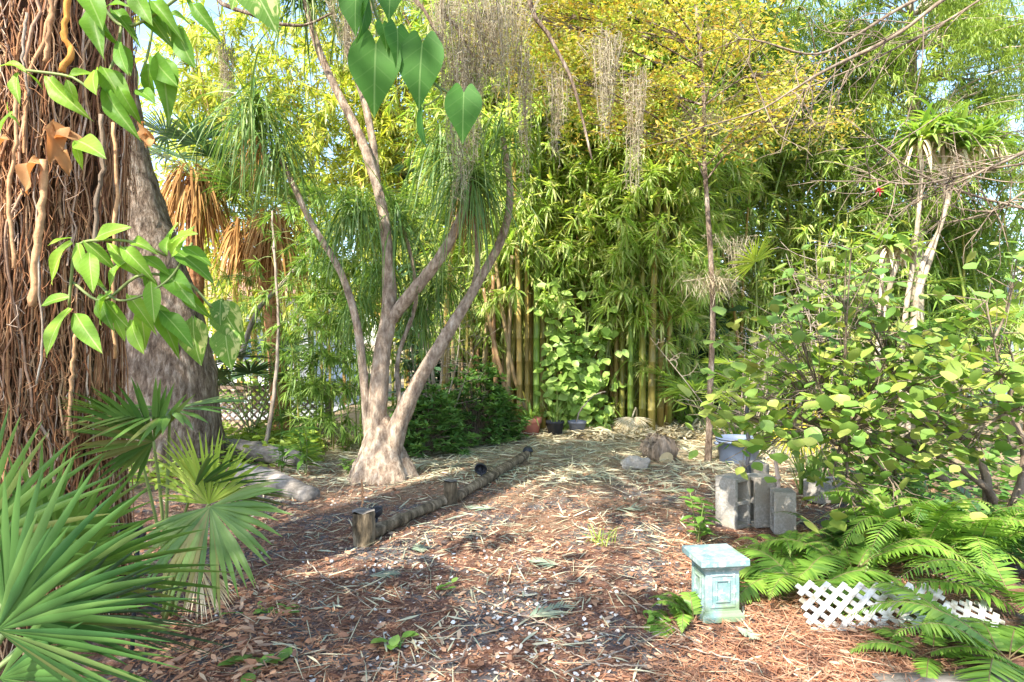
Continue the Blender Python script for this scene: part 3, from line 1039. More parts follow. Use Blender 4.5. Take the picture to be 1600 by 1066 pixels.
def moss(px, y0, y1, wpx, Y, n, label):
    top = W(px, y0, Y)
    t = thing('spanish_moss', top, label, 'moss', 'spanish moss hanging from the boughs')
    mb = MB()
    H = (y1 - y0) / F * Y
    wd = wpx / F * Y
    for i in range(n):
        u = N_(0, .34) + .25 * math.sin(i * 2.4)
        k = max(0, 1 - abs(u) * 1.0)
        ln = H * k * U(.45, 1.05)
        m = max(5, int(ln / .05))
        st = top + A(u * wd, N_(0, .2) * wd, U(-.12, .1) * H)
        p = st + np.stack([np.cumsum(N_(0, .011, m)), np.cumsum(N_(0, .011, m)), -np.linspace(0, ln, m)], 1)
        p[:, 0] += (top[0] - p[:, 0]) * np.linspace(0, .45, m)
        tube(mb, p, np.linspace(.0035, .002, m), 3, cap=False)
        kk = m * 3
        q = np.repeat(p, 3, 0) + N_(0, .008, (kk, 3))
        d = rdir(kk, -.9, .3)
        blades(mb, q, d, rdir(kk), U(.03, .085, kk), .0042, U(.2, 1.6, kk), seg=2, prof=NEEDLE)
    mb.build('strands', M['moss'], t)


moss(735, 20, 300, 75, 5.7, 60, 'long grey Spanish moss curtain just left of the hanging heart leaves tip')
moss(790, 0, 190, 90, 5.7, 70, 'brownish moss curtain at the top, right of the heart leaves')
moss(820, 90, 290, 26, 5.7, 20, 'thin moss strand hanging below the brownish curtain')
moss(945, 60, 235, 55, 5.6, 42, 'grey moss bunch in front of the yellow crown')
moss(992, 120, 310, 34, 5.6, 26, 'narrow pale moss strand ending above the bamboo leaves')
moss(868, 110, 250, 40, 5.8, 26, 'sparse moss hanging from the thin bough near the top middle')
moss(552, -30, 120, 110, 6.4, 60, 'moss bunch draped over the upper stems of the ponytail palm')
moss(354, 70, 225, 20, 7, 26, 'short thin moss strand left of the ponytail palm')
moss(1150, 370, 450, 50, 7.6, 26, 'small moss tuft beside the slim tree trunk')
moss(765, -20, 150, 120, 6.0, 45, 'wide brown moss mass along the top edge behind the other curtains')
moss(715, 90, 330, 45, 5.9, 40, 'pale moss tail reaching down beside the ponytail palm head')
moss(690, 0, 130, 60, 5.8, 40, 'moss bunch above the right hand heart leaf')


# ------------------------------------------------------------------ root covered trunk, left front
def root_tree():
    Y = 3.25
    cx = -2.5
    b = A(cx, Y, 0)
    t = thing('root_covered_tree', b, 'massive front left trunk wrapped in reddish brown hanging roots', 'tree')
    mb = MB()
    R = lambda z: np.interp(z, [-.1, .3, .8, 1.5, 2.4, 3.2, 7], [.50, .42, .385, .38, .41, .43, .36])
    X0 = lambda z: cx + .012 * z
    n, sd = 60, 48
    th = np.linspace(0, 2 * PI, sd, endpoint=False)
    V = []
    for z in np.linspace(-.1, 7, n):
        r = R(z) * (1 + .04 * np.sin(3 * th + z) + .03 * np.sin(7 * th - 2 * z) + .012 * N_(size=sd))
        V.append(np.stack([X0(z) + r * np.cos(th), Y + r * np.sin(th), np.full(sd, z)], 1))
    i = np.arange(n - 1)[:, None] * sd
    j = np.arange(sd)[None]
    k = (j + 1) % sd
    mb.add(np.concatenate(V), np.stack([i + j, i + k, i + sd + k, i + sd + j], -1).reshape(-1, 4))
    mb.build('trunk', M['old_bark'], t)
    ro = MB()
    for q in range(900):
        z1 = U(.9, 3.9)
        z0 = max(0.05, z1 - abs(N_(0, 1.3)) - .25)
        m = max(7, int((z1 - z0) / .07))
        z = np.linspace(z1, z0, m)
        a = U(-2.6, .75) + np.cumsum(N_(0, .03, m)) + U(-.25, .25) * np.linspace(0, 1, m) + U(.01, .05) * np.sin(np.linspace(0, U(3, 12), m) + U(0, 6))
        r = abs(N_(0, .003)) + .002
        off = U(0, .045) + np.abs(np.cumsum(N_(0, .003, m)))
        rad = R(z) * (1 + .04 * np.sin(3 * a + z) + .03 * np.sin(7 * a - 2 * z)) + off
        p = np.stack([X0(z) + rad * np.cos(a), Y + rad * np.sin(a), z], 1)
        tube(ro, p, np.linspace(r, r * .6, m), 5, cap=False)
    for q in range(1300):   # fine curly rootlets
        z1 = U(.5, 3.6)
        a0 = U(-2.5, .7)
        m = 9
        z = z1 - np.cumsum(N_(.025, .03, m))
        a = a0 + np.cumsum(N_(0, .05, m)) + U(-.2, .2) * np.linspace(0, 1, m)
        rad = R(z) + .03 + np.cumsum(N_(.002, .006, m))
        p = np.stack([X0(z) + rad * np.cos(a), Y + rad * np.sin(a), z], 1)
        tube(ro, p, U(.0014, .0028), 4, cap=False)
    o = ro.build('aerial_roots', M['root'], t)
    o['kind'] = 'stuff'
    fr = lambda px, py, d=.5: W(px, py, Y - d)
    for pts, r, mt in (
        ([(108, -30), (104, 20), (100, 60), (112, 80), (95, 110)], .022, 'orange_root'),
        ([(80, -20), (78, 40), (72, 95)], .016, 'root'),
        ([(158, 180), (160, 260), (150, 330), (148, 420)], .015, 'twig'),
        ([(68, 250), (66, 330), (55, 400), (52, 480)], .026, 'root'),
        ([(54, 270), (58, 350), (62, 430), (66, 520), (60, 600)], .007, 'pale_twig'),
        ([(118, 520), (112, 600), (108, 680)], .012, 'root'),
        ([(20, 120), (26, 220), (14, 300), (22, 420)], .014, 'root'),
        ([(40, 20), (36, 90), (44, 150)], .009, 'pale_twig'),
        ([(175, 190), (182, 300), (176, 430), (180, 560)], .012, 'root'),
    ):
        m2 = MB()
        r *= .62
        tube(m2, smooth([fr(x, y, .44) for x, y in pts], 18) + N_(0, .003, (18, 3)), r * U(.85, 1.1, 18), 8, lump=.08)
        m2.build('thick_root', M[mt], t)
    # dead leaves caught among the roots
    dry = [leafmesh('dry_leaf_shape', M['dry_leaf'], [.05, .2, .3, .26, .2, .05], .9, .6, wav=.16, nt=12), leafmesh('dry_leaf_shape', M['dry_leaf'], [.05, .3, .34, .3, .16, .02], .5, -.5, .1, wav=.2, nt=12)]
    for px, py, L, dx, dz in ((85, 195, .15, .3, -.6), (62, 250, .14, -.5, -.7), (98, 232, .10, .3, -1), (80, 212, .12, 1, .1), (222, 190, .10, .3, -1), (228, 212, .08, .1, -1), (12, 215, .1, -.6, -.6)):
        put(dry[rng.integers(2)], 'dead_leaf', t, fr(px, py, .45), A(dx, -.35, dz), A(U(-1, 1), -.8, U(-.2, 1)), L)
    # the crown overhead, out of the picture, that dapples the ground
    fo, lb = MB(), MB()
    s = A(X0(6.8), Y, 6.8)
    for q in range(64):
        c = A(U(-9.5, -1.2), U(-5.5, 3.2), U(5.8, 8.2))
        if c[1] > 1.6 and c[2] < 6.6:
            c[2] += 1.2
        pts = blob(c, (.58, .58, .2), 260, 5, .4)
        leaves(fo, pts, .15, .07, -.4, .4)
        tube(lb, smooth([s, (s + c) / 2 + A(0, 0, .5), c], 8), np.linspace(.028, .005, 8), 5, cap=False)
    lb.build('limbs', M['old_bark'], t)
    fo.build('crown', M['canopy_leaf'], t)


root_tree()

# broad single leaves
LV = {}
LV['vine'] = leafmesh('vine_leaf_shape', veined('vine_leaf_green', (.22, .39, .045), (.42, .50, .16), trans=.45), [.03, .16, .22, .225, .185, .11, .005], .25, .3, wav=.025)
LV['vine_curl'] = leafmesh('vine_leaf_curled', LV['vine'].materials[0], [.02, .13, .20, .21, .17, .08, .004], .55, .55, wav=.05, nt=12)
LV['vine_dark'] = leafmesh('vine_leaf_dark_shape', veined('vine_leaf_deep', (.12, .26, .03), (.25, .36, .1), trans=.5), [.03, .16, .215, .22, .18, .1, .005], .25, .25, wav=.03)
LV['vine_dark_curl'] = leafmesh('vine_leaf_deep_curled', LV['vine_dark'].materials[0], [.02, .13, .19, .20, .15, .07, .004], .6, .5, wav=.05, nt=12)
LV['pothos'] = leafmesh('pothos_leaf_shape', veined('pothos_leaf', (.14, .27, .05), (.40, .50, .2), var=(.52, .55, .22), trans=.42), [.05, .34, .40, .36, .26, .14, .005], .2, .35, .12)
LV['heart'] = leafmesh('heart_leaf_shape', veined('heart_leaf', (.055, .165, .025), (.16, .28, .08), trans=.45, nv=4, rough=.6), [.22, .34, .375, .35, .27, .17, .08, .004], .16, .2, .20, 18, 13, .012)
LV['round'] = leafmesh('round_leaf_shape', M['round_leaf'], [.2, .42, .48, .44, .3, .16, .01], .2, .2, .15, 7, 5)


def climber():
    t = thing('climbing_vine', W(150, 420, 2.75), 'green leaved vine spreading over the root covered trunk at mid height', 'vine')
    mb = MB()
    Y = 2.68
    tube(mb, smooth([W(108, 480, Y), W(112, 430, Y - .02), W(120, 385, Y - .05), W(160, 375, Y - .1), W(215, 380, Y - .1), W(260, 400, Y - .05)], 20), .006, 6)
    tube(mb, smooth([W(112, 440, Y), W(160, 470, Y - .05), W(220, 430, Y - .08), W(290, 440, Y), W(330, 480, Y)], 20), .006, 6)
    tube(mb, smooth([W(150, 440, Y), W(190, 470, Y - .1), W(260, 440, Y - .1), W(300, 380, Y)], 20), .005, 6)
    mb.build('stem', M['stem'], t)
    L = [  # base px,py -> tip px,py
        (112, 378, 52, 428, 0), (112, 372, 66, 374, 0), (122, 380, 128, 442, 0), (130, 376, 190, 425, 0), (150, 372, 190, 345, 0), (170, 380, 208, 432, 0), (205, 378, 230, 376, 0),
        (190, 385, 232, 425, 0), (108, 464, 52, 470, 0), (110, 482, 48, 545, 0), (118, 490, 145, 542, 0), (132, 432, 172, 446, 0), (175, 455, 120, 500, 0), (160, 460, 150, 515, 1), (165, 470, 195, 520, 0),
        (200, 460, 235, 503, 0), (225, 425, 252, 480, 1), (236, 440, 240, 500, 0), (262, 400, 250, 350, 0), (262, 395, 262, 340, 0), (268, 402, 285, 350, 0), (270, 390, 345, 432, 1), (275, 440, 322, 500, 1), (240, 470, 282, 555, 1),
        (250, 485, 310, 540, 1), (205, 500, 212, 560, 0), (180, 500, 200, 535, 0), (140, 395, 140, 450, 0), (195, 410, 150, 440, 0), (218, 480, 232, 540, 0), (255, 420, 300, 470, 1), (222, 400, 270, 425, 1), (285, 385, 330, 405, 1), (268, 380, 300, 345, 0)]
    for x0, y0, x1, y1, k in L:
        a = W(x0, y0, Y - U(.02, .12))
        e = W(x1, y1, Y - U(.0, .2) - .04)
        d = e - a
        ln = np.linalg.norm(d) * .98
        put(LV[rng.choice(['vine_dark', 'vine_dark_curl'] if k else ['vine', 'vine_curl'])], 'leaf', t, a, d, A(U(-.8, .6), -.9, U(.3, 1.3)), ln * U(.78, .98), U(.75, 1.))
    for x0, y0, x1, y1 in ((345, 475, 372, 540), (352, 515, 355, 580), (302, 500, 300, 575), (345, 470, 340, 510)):
        a, e = W(x0, y0, 2.8), W(x1, y1, 2.75)
        put(LV['pothos'], 'variegated_leaf', t, a, e - a, A(U(-.4, .2), -1, .4), np.linalg.norm(e - a) * .9)
    # upper vine
    t = thing('climbing_vine', W(180, 60, 2.65), 'dark green vine leaves hanging over the top of the root covered trunk', 'vine')
    mb = MB()
    Y = 2.6
    tube(mb, smooth([W(120, -40, Y), W(160, 10, Y), W(190, 40, Y), W(230, 30, Y - .1), W(300, -20, Y - .1)], 16), .007, 6)
    tube(mb, smooth([W(190, 40, Y), W(180, 90, Y), W(150, 140, Y), W(110, 120, Y), W(40, 110, Y)], 16), .006, 6)
    tube(mb, smooth([W(240, 30, Y), W(232, 80, Y), W(220, 120, Y)], 10), .005, 6)
    mb.build('stem', M['stem'], t)
    L = [(150, 15, 128, 50, 1), (160, 20, 170, 90, 1), (175, 15, 215, 45, 1), (165, 10, 200, -5, 1), (185, 65, 185, 115, 1), (192, 70, 205, 115, 1), (160, 105, 200, 165, 1), (165, 140, 188, 205, 1), (185, 135, 215, 190, 1), (150, 110, 125, 135, 0),
         (225, 5, 240, 55, 1), (250, 5, 262, 50, 1), (235, 0, 275, 35, 1), (275, 40, 288, 98, 1), (262, 20, 300, 25, 1), (300, 5, 330, 45, 1), (290, -10, 310, 30, 1), (238, 88, 260, 130, 1), (250, 85, 268, 165, 1), (232, 100, 228, 160, 1), (215, 140, 240, 150, 1),
         (40, 112, -6, 80, 0), (38, 112, 75, 135, 0), (30, 115, 5, 145, 0), (75, 120, 105, 175, 0), (105, 120, 150, 100, 0), (105, 125, 118, 165, 0), (20, 175, -20, 210, 0), (12, 180, 35, 190, 0), (12, 160, 8, 180, 0), (120, 220, 150, 225, 0), (118, 222, 125, 262, 0), (205, -20, 225, 30, 1), (130, -20, 160, 30, 1)]
    for x0, y0, x1, y1, k in L:
        a = W(x0, y0, Y - U(.02, .12))
        e = W(x1, y1, Y - U(.0, .2) - .03)
        d = e - a
        put(LV[rng.choice(['vine_dark', 'vine_dark_curl'] if k else ['vine', 'vine_curl'])], 'leaf', t, a, d, A(U(-.8, .6), -.9, U(.2, 1.2)), np.linalg.norm(d) * U(.78, .95), U(.75, 1.))


climber()


def philodendron():
    Y = 1.75
    t = thing('philodendron_vine', W(640, -60, Y), 'hanging philodendron with big dark green heart shaped leaves at the top', 'vine')
    mb = MB()
    tube(mb, smooth([W(545, -90, Y), W(575, -20, Y), W(592, 35, Y), (W(630, 90, Y)), W(680, 132, Y), W(702, 146, Y)], 24), .0038, 7)
    tube(mb, smooth([W(678, 132, Y), W(690, 145, Y - .01), W(675, 160, Y - .02), W(662, 166, Y - .03)], 10), .0022, 6)
    tube(mb, smooth([W(560, -60, Y), W(552, 0, Y), W(556, 45, Y)], 10), .002, 6)
    tube(mb, smooth([W(590, 30, Y), W(588, 48, Y - .02), W(588, 58, Y - .03)], 8), .0022, 6)
    tube(mb, smooth([W(630, 90, Y), W(650, 75, Y - .02), W(661, 62, Y - .03)], 8), .0022, 6)
    mb.build('stem', M['stem'], t)
    for x0, y0, x1, y1, s, up in ((588, 58, 582, 162, 1, (.05, -1, .15)), (661, 58, 651, 152, 1, (-.1, -1, .2)), (725, 138, 722, 210, 1, (0, -1, .2)), (560, -30, 548, 40, 1, (-.4, -1, .2)), (620, 40, 625, 95, 1, (.8, -1, .3)),
                                  (660, 165, 655, 225, .6, (-1, -.5, .2)), (572, 0, 568, 60, .5, (1, -.4, .1)), (612, -30, 606, 20, 1, (0, -1, .5)), (597, 35, 606, 70, .8, (.6, -1, .3))):
        a = W(x0, y0, Y - .03)
        e = W(x1, y1, Y - .06)
        put(LV['heart'], 'heart_leaf', t, a + (e - a) * .1, e - a, A(*up), np.linalg.norm(e - a) * 1.0, s)
    t = thing('pothos_vine', W(410, -60, 2.2), 'cream striped pothos leaf hanging at the top edge', 'vine')
    mb = MB()
    tube(mb, smooth([W(370, -90, 2.2), W(385, -40, 2.2), W(392, -12, 2.2)], 10), .004, 6)
    mb.build('stem', M['stem'], t)
    for x0, y0, x1, y1 in ((385, -35, 440, 45), (380, -30, 350, 10)):
        a, e = W(x0, y0, 2.2), W(x1, y1, 2.15)
        put(LV['pothos'], 'variegated_leaf', t, a, e - a, A(.1, -1, .5), np.linalg.norm(e - a) * .8)


philodendron()


# ------------------------------------------------------------------ palms
def skirt(mb, c, r, h, n, w=.03):
    a = U(0, 2 * PI, n)
    d = np.stack([np.cos(a), np.sin(a), U(-.6, .5, n)], 1)
    z = U(-.4, .15, n) * h
    blades(mb, np.asarray(c) + np.stack([np.cos(a) * r * .25, np.sin(a) * r * .25, z], 1), d, nrm(hside(nrm(d)) + N_(0, .3, (n, 3))), h * U(.5, 1., n), w * U(.5, 1.3, n), U(2.5, 6, n), seg=6, p=.7, prof=STRAP)


def thatched_palm(px, py, Y, trunk_px, label, nf, sk, lm, R=.95):
    c = W(px, py, Y)
    b = A((trunk_px - 800) / F * Y, Y, 0)
    t = thing('fan_palm', b, label, 'palm')
    mb = MB()
    tube(mb, smooth([b, b * A(.5, .5, 0) + c * A(.5, .5, .5) + A(.05, 0, 0), c], 24), np.interp(np.linspace(0, 1, 24), [0, .1, 1], [.2, .15, .12]) * U(.93, 1.07, 24), 12)
    mb.build('trunk', M['palm_bark'], t)
    mb = MB()
    for dx, dz, r, h, n in sk:
        skirt(mb, c + A(dx, -.05, dz), r, h, n)
    mb.build('dead_skirt', M['thatch'], t)
    for i in range(nf):
        a = 2 * PI * i / nf + U(-.2, .2)
        d = nrm(A(math.cos(a), math.sin(a) * .8 + .2, U(.3, 1.)))
        pl = U(.45, .75)
        e = c + d * pl
        m2 = MB()
        tube(m2, smooth([c, (c + e) / 2 + A(0, 0, .05), e], 6), [.016, .01], 5, 1)
        fan(m2, e, d + A(0, 0, -.25), hside(d[None])[0], R * U(.8, 1.05), 26, 2.0, .9, .35, .2, seg=5)
        m2.build('frond', [M[lm], M['petiole']], t)


thatched_palm(305, 280, 9.8, 290, 'fan palm with a wide hanging skirt of golden brown dead fronds', 9, [(-.05, .05, .55, 1.15, 260), (.1, -.1, .45, 1.1, 120)], 'fan_leaf_dark', .8)
thatched_palm(405, 345, 9.9, 442, 'fan palm with a two part brown skirt and leaning orange trunk', 9, [(-.25, -.1, .35, 1.05, 160), (.25, 0, .5, 1.25, 240)], 'fan_leaf', .8)


def low_palm(base, fans, label, lm, name='palmetto', cat='palm', group=None, n=30, spread=2.1, g=.3, cut=.38, wk=1.12, rp=.008, seg=6):
    """fans: list of (centre, outward dir, side dir, radius)"""
    t = thing(name, base, label, cat, group)
    for f in fans:
        c, u, v, R = f[:4]
        mm = f[4] if len(f) > 4 else lm
        mb = MB()
        c = np.asarray(c, float)
        bb = np.asarray(base) + A(U(-.04, .04), U(-.04, .04), .03)
        tube(mb, smooth([bb, bb * .4 + c * .6 + A(0, 0, .08), c], 12), [rp, rp * .7], 6, 1)
        fan(mb, c, u, v, R, n, f[5] if len(f) > 5 else spread, g, cut, .15, wk=wk, seg=seg)
        mb.build('frond', [M[mm], M['petiole']], t)
    return t


def radial(base, n, h, reach, R, tilt=.2):
    out = []
    for i in range(n):
        a = 2 * PI * i / n + U(-.3, .3)
        o = A(math.cos(a), math.sin(a), 0)
        c = np.asarray(base) + o * reach * U(.5, 1) + A(0, 0, h * U(.55, 1.05))
        d = nrm(o + A(0, 0, U(-.4, .5) + tilt))
        out.append((c, d, np.cross(d, A(0, 0, 1)) + A(0, 0, U(-.4, .4)), R * U(.8, 1.1)))
    return out


# small palm with blue-green fans, front left (edge-on fan, facing fan, drooping fan)
bp = A(-1.78, 3.3, 0)
Yp = 3.0
low_palm(bp, [
    (W(266, 640, Yp), A(.1, -.75, -.12), A(1, 0, .05), .44, 'fan_leaf', 1.9),
    (W(240, 690, Yp - .1), A(-.55, -.35, .30), A(.5, -.3, .8), .36, 'fan_leaf', 1.7),
    (W(328, 792, Yp - .2), A(.35, -.45, -.8), A(.9, .0, .35), .44, 'fan_leaf', 1.6),
    (W(326, 788, Yp - .15), A(-.2, -.1, .9), A(1, -.2, .1), .36, 'fan_leaf_bright', 1.3),
    (W(300, 770, Yp - .1), A(1, -.1, .12), A(.1, -.6, .5), .48, 'fan_leaf_blue', .9),
    (W(200, 660, Yp), A(-.8, -.3, .35), A(.1, -.7, .4), .32, 'fan_leaf', 1.6),
    (W(310, 880, Yp - .2), A(.5, -.3, -.7), A(.8, .1, .4), .26, 'pale_sheath', .7),
], 'small fan palm with blue green fans standing before the grey trunk', 'fan_leaf', n=30, rp=.009, cut=.52, wk=1.2)

# saw palmetto filling the lower left corner
bq = A(-1.75, 1.75, 0)
Q = lambda px, py, Y: W(px, py, Y)
low_palm(bq, [
    (Q(10, 960, 1.75), A(.75, -.05, .55), A(-.55, -.2, .75), .50, 'fan_leaf_blue', 1.25),
    (Q(-5, 985, 1.65), A(.95, -.15, -.10), A(.1, -.4, .9), .52, 'fan_leaf_blue', 1.1),
    (Q(-40, 850, 1.9), A(.45, -.05, .85), A(-.85, -.1, .4), .46, 'fan_leaf', 1.2),
    (Q(90, 900, 2.1), A(.9, -.1, .25), A(-.2, -.5, .8), .55, 'fan_leaf', 1.2),
    (Q(100, 960, 2.15), A(1, -.05, -.05), A(.05, -.6, .7), .55, 'fan_leaf_dark', 1.0),
    (Q(40, 1010, 2.0), A(.9, -.2, -.35), A(.35, -.4, .8), .55, 'fan_leaf_blue', 1.1),
    (Q(-20, 920, 2.1), A(.15, -.1, 1), A(1, -.1, .1), .48, 'fan_leaf', 1.4),
    (Q(60, 870, 2.2), A(.7, .0, .7), A(-.6, -.3, .7), .44, 'fan_leaf', 1.2),
    (Q(0, 1060, 1.8), A(.8, -.2, -.4), A(.4, -.4, .8), .5, 'fan_leaf_blue', 1.2),
], 'large saw palmetto with stiff grey green blades in the lower left corner', 'fan_leaf', n=21, rp=.012, cut=.38, wk=1.25, g=.14, seg=8)

b = W(395, 640, 9.2) * A(1, 1, 0)
low_palm(b, radial(b, 12, 1.35, .7, .65), 'dark blue green fan palm behind the lattice fence corner', 'fan_leaf_dark', n=26)
b = W(1110, 650, 9.6) * A(1, 1, 0)
low_palm(b, radial(b, 13, 1.0, .75, .6), 'pale green fan palm at the right foot of the bamboo', 'bamboo_leaf_soft', n=26, g=.6)
b = W(1190, 650, 8.6) * A(1, 1, 0)
low_palm(b, [(W(1180, 410, 7.4), A(-.35, -.5, .3), A(.75, -.2, .6), .42)] + radial(b, 8, 1.2, .5, .5), 'fan palm with one bright sunlit fan held high beside the slim tree', 'fan_leaf_bright', n=28, g=.2)
b = G(1250, 735) + A(0, .5, 0)
low_palm(b, [(W(1245, 672, 6.7), A(.1, -.5, -.8), A(1, 0, 0), .42), (W(1265, 665, 6.8), A(.6, -.4, -.3), A(.6, -.2, .6), .38), (W(1235, 660, 6.8), A(-.7, -.4, .2), A(.4, -.3, .8), .34)], 'yellowing fan palm behind the concrete blocks', 'fan_leaf_yellow', n=28, g=.5)
b = A(6.4, 9.6, 0)
low_palm(b, radial(b, 12, 2.2, .9, .7), 'green fan palm behind the round leaved bush', 'fan_leaf', n=26, g=.5)


def feather_palm(base, n, h, L, label, lm='pinnate_leaf'):
    t = thing('feather_palm', base, label, 'palm')
    for i in range(n):
        a = 2 * PI * i / n + U(-.3, .3)
        d = A(math.cos(a) * .7, math.sin(a) * .7 - .15, U(.6, 1.3))
        mb = MB()
        frond(mb, np.asarray(base) + A(0, 0, h), d, L * U(.8, 1.1), U(1.3, 2.2), 34, .42, .026, 1.0, rs=.014, t0=.2, lg=.8)
        mb.build('frond', [M[lm], M['petiole']], t)
    mb = MB()
    tube(mb, [base, np.asarray(base) + A(.03, 0, h)], [.06, .05], 8)
    mb.build('trunk', M['pale_bark'], t)


feather_palm(A(6.2, 8.6, 0), 12, .7, 1.9, 'arching feather palm with yellow green leaflets behind the right bush')
feather_palm(A(8.3, 10.3, 0), 12, 1.4, 2.2, 'taller feather palm at the right edge behind the pale stems')
feather_palm(A(4.9, 11, 0), 10, .5, 1.8, 'feather palm growing low between the slim tree and the bamboo')


def dracaena():
    Y = 8
    b = W(1415, 660, Y) * A(1, 1, 0)
    t = thing('dracaena', b, 'dracaena with thin pale stems topped by strap leaf rosettes', 'plant')
    mb = MB()
    ends = []
    for pts in ([(1408, 690), (1412, 520), (1428, 400), (1438, 300), (1440, 215)], [(1418, 690), (1424, 510), (1455, 400), (1482, 310), (1500, 230)], [(1360, 690), (1372, 540), (1378, 430), (1384, 380)], [(1364, 600), (1385, 470), (1405, 400), (1412, 385)], [(1424, 540), (1440, 420), (1476, 330), (1470, 200)]):
        q = smooth([W(x, y, Y) for x, y in pts], 24)
        tube(mb, q, np.linspace(.036, .022, 24) * U(.85, 1.15, 24), 8)
        ends.append(q[-1])
    mb.build('stems', M['pale_bark'], t)
    for e, n, L, mt in ((ends[0], 55, .62, 0), (ends[1], 60, .65, 0), (ends[4], 60, .6, 0), (ends[2], 30, .45, 0), (ends[3], 22, .4, 0), (W(1540, 215, Y), 40, .55, 0)):
        m2 = MB()
        d = rdir(n, -.2, 1)
        blades(m2, e + N_(0, .03, (n, 3)), d, hside(d), L * U(.6, 1.1, n), .065, U(.6, 1.7, n), seg=6, fold=.3, prof=STRAP)
        n = 26
        d = rdir(n, -.7, 0)
        blades(m2, e + N_(0, .03, (n, 3)) + A(0, 0, -.05), d, hside(d), L * U(.5, .8, n), .04, U(3, 5, n), seg=5, prof=STRAP, mat=1)
        m2.build('leaf_rosette', [M['strap_leaf'], M['pale_sheath']], t)


dracaena()


# ------------------------------------------------------------------ shrubs and small plants
def dark_shrub(px, py, w, h, label, seed=0):
    b = G(px, py)
    t = thing('dark_shrub', b, label, 'shrub', 'glossy dark green shrubs before the bamboo')
    st, fo = MB(), MB()
    for i in range(150):
        d = rdir(1, -.05, 1)[0]
        e = b + d * A(w, w * .7, h) * U(.65, 1.05)
        e[2] = max(e[2], .06)
        tube(st, smooth([b + N_(0, .05, 3) * A(1, 1, 0), (b + e) / 2 + A(0, 0, .08), e], 6), [.01, .004], 4, cap=False)
        for _ in range(3):
            c = e + N_(0, .07, 3)
            k = 13
            dl = nrm(rdir(k, -.2, .6) + d * .3)
            blades(fo, c, dl, nrm(hside(dl) + N_(0, .2, (k, 3))), U(.08, .13, k), .036, U(.1, .6, k), seg=3, fold=.2, prof=OVAL)
    st.build('stems', M['twig'], t)
    fo.build('foliage', M['shrub_leaf'], t)


dark_shrub(742, 690, .68, 1.12, 'rounded dark green shrub left of the terracotta pot')
dark_shrub(660, 708, .55, .85, 'lower dark green shrub just right of the swollen trunk')
dark_shrub(765, 682, .36, .62, 'small dark green shrub touching the terracotta pot')


def bamboo_creeper():
    b = W(900, 668, 10.35) * A(1, 1, 0)
    t = thing('creeper', b, 'light green broad leaved creeper climbing the middle bamboo canes', 'vine')
    st, fo = MB(), MB()
    Y = 10.35
    for i in range(26):
        x1 = U(840, 968)
        y1 = U(395, 560)
        q = smooth([W(U(870, 930), 668, Y), W((x1 + 900) / 2 + U(-20, 20), (y1 + 668) / 2, Y - .15), W(x1, y1, Y - .1)], 16)
        tube(st, q, .006, 4, cap=False)
        n = 26
        tt = U(0, 1, n)
        p = np.stack([np.interp(tt, np.linspace(0, 1, 16), q[:, k]) for k in range(3)], 1) + N_(0, .13, (n, 3))
        d = nrm(rdir(n, -.9, .1) + A(0, -.5, 0))
        s = nrm(np.cross(d, A(0, -.7, .7)) + N_(0, .25, (n, 3)))
        blades(fo, p, d, s, U(.13, .24, n), U(.09, .16, n), U(.2, .6, n), seg=4, fold=.2, prof=OVAL)
    st.build('stems', M['stem'], t)
    fo.build('foliage', M['vine_leaf'], t)


bamboo_creeper()


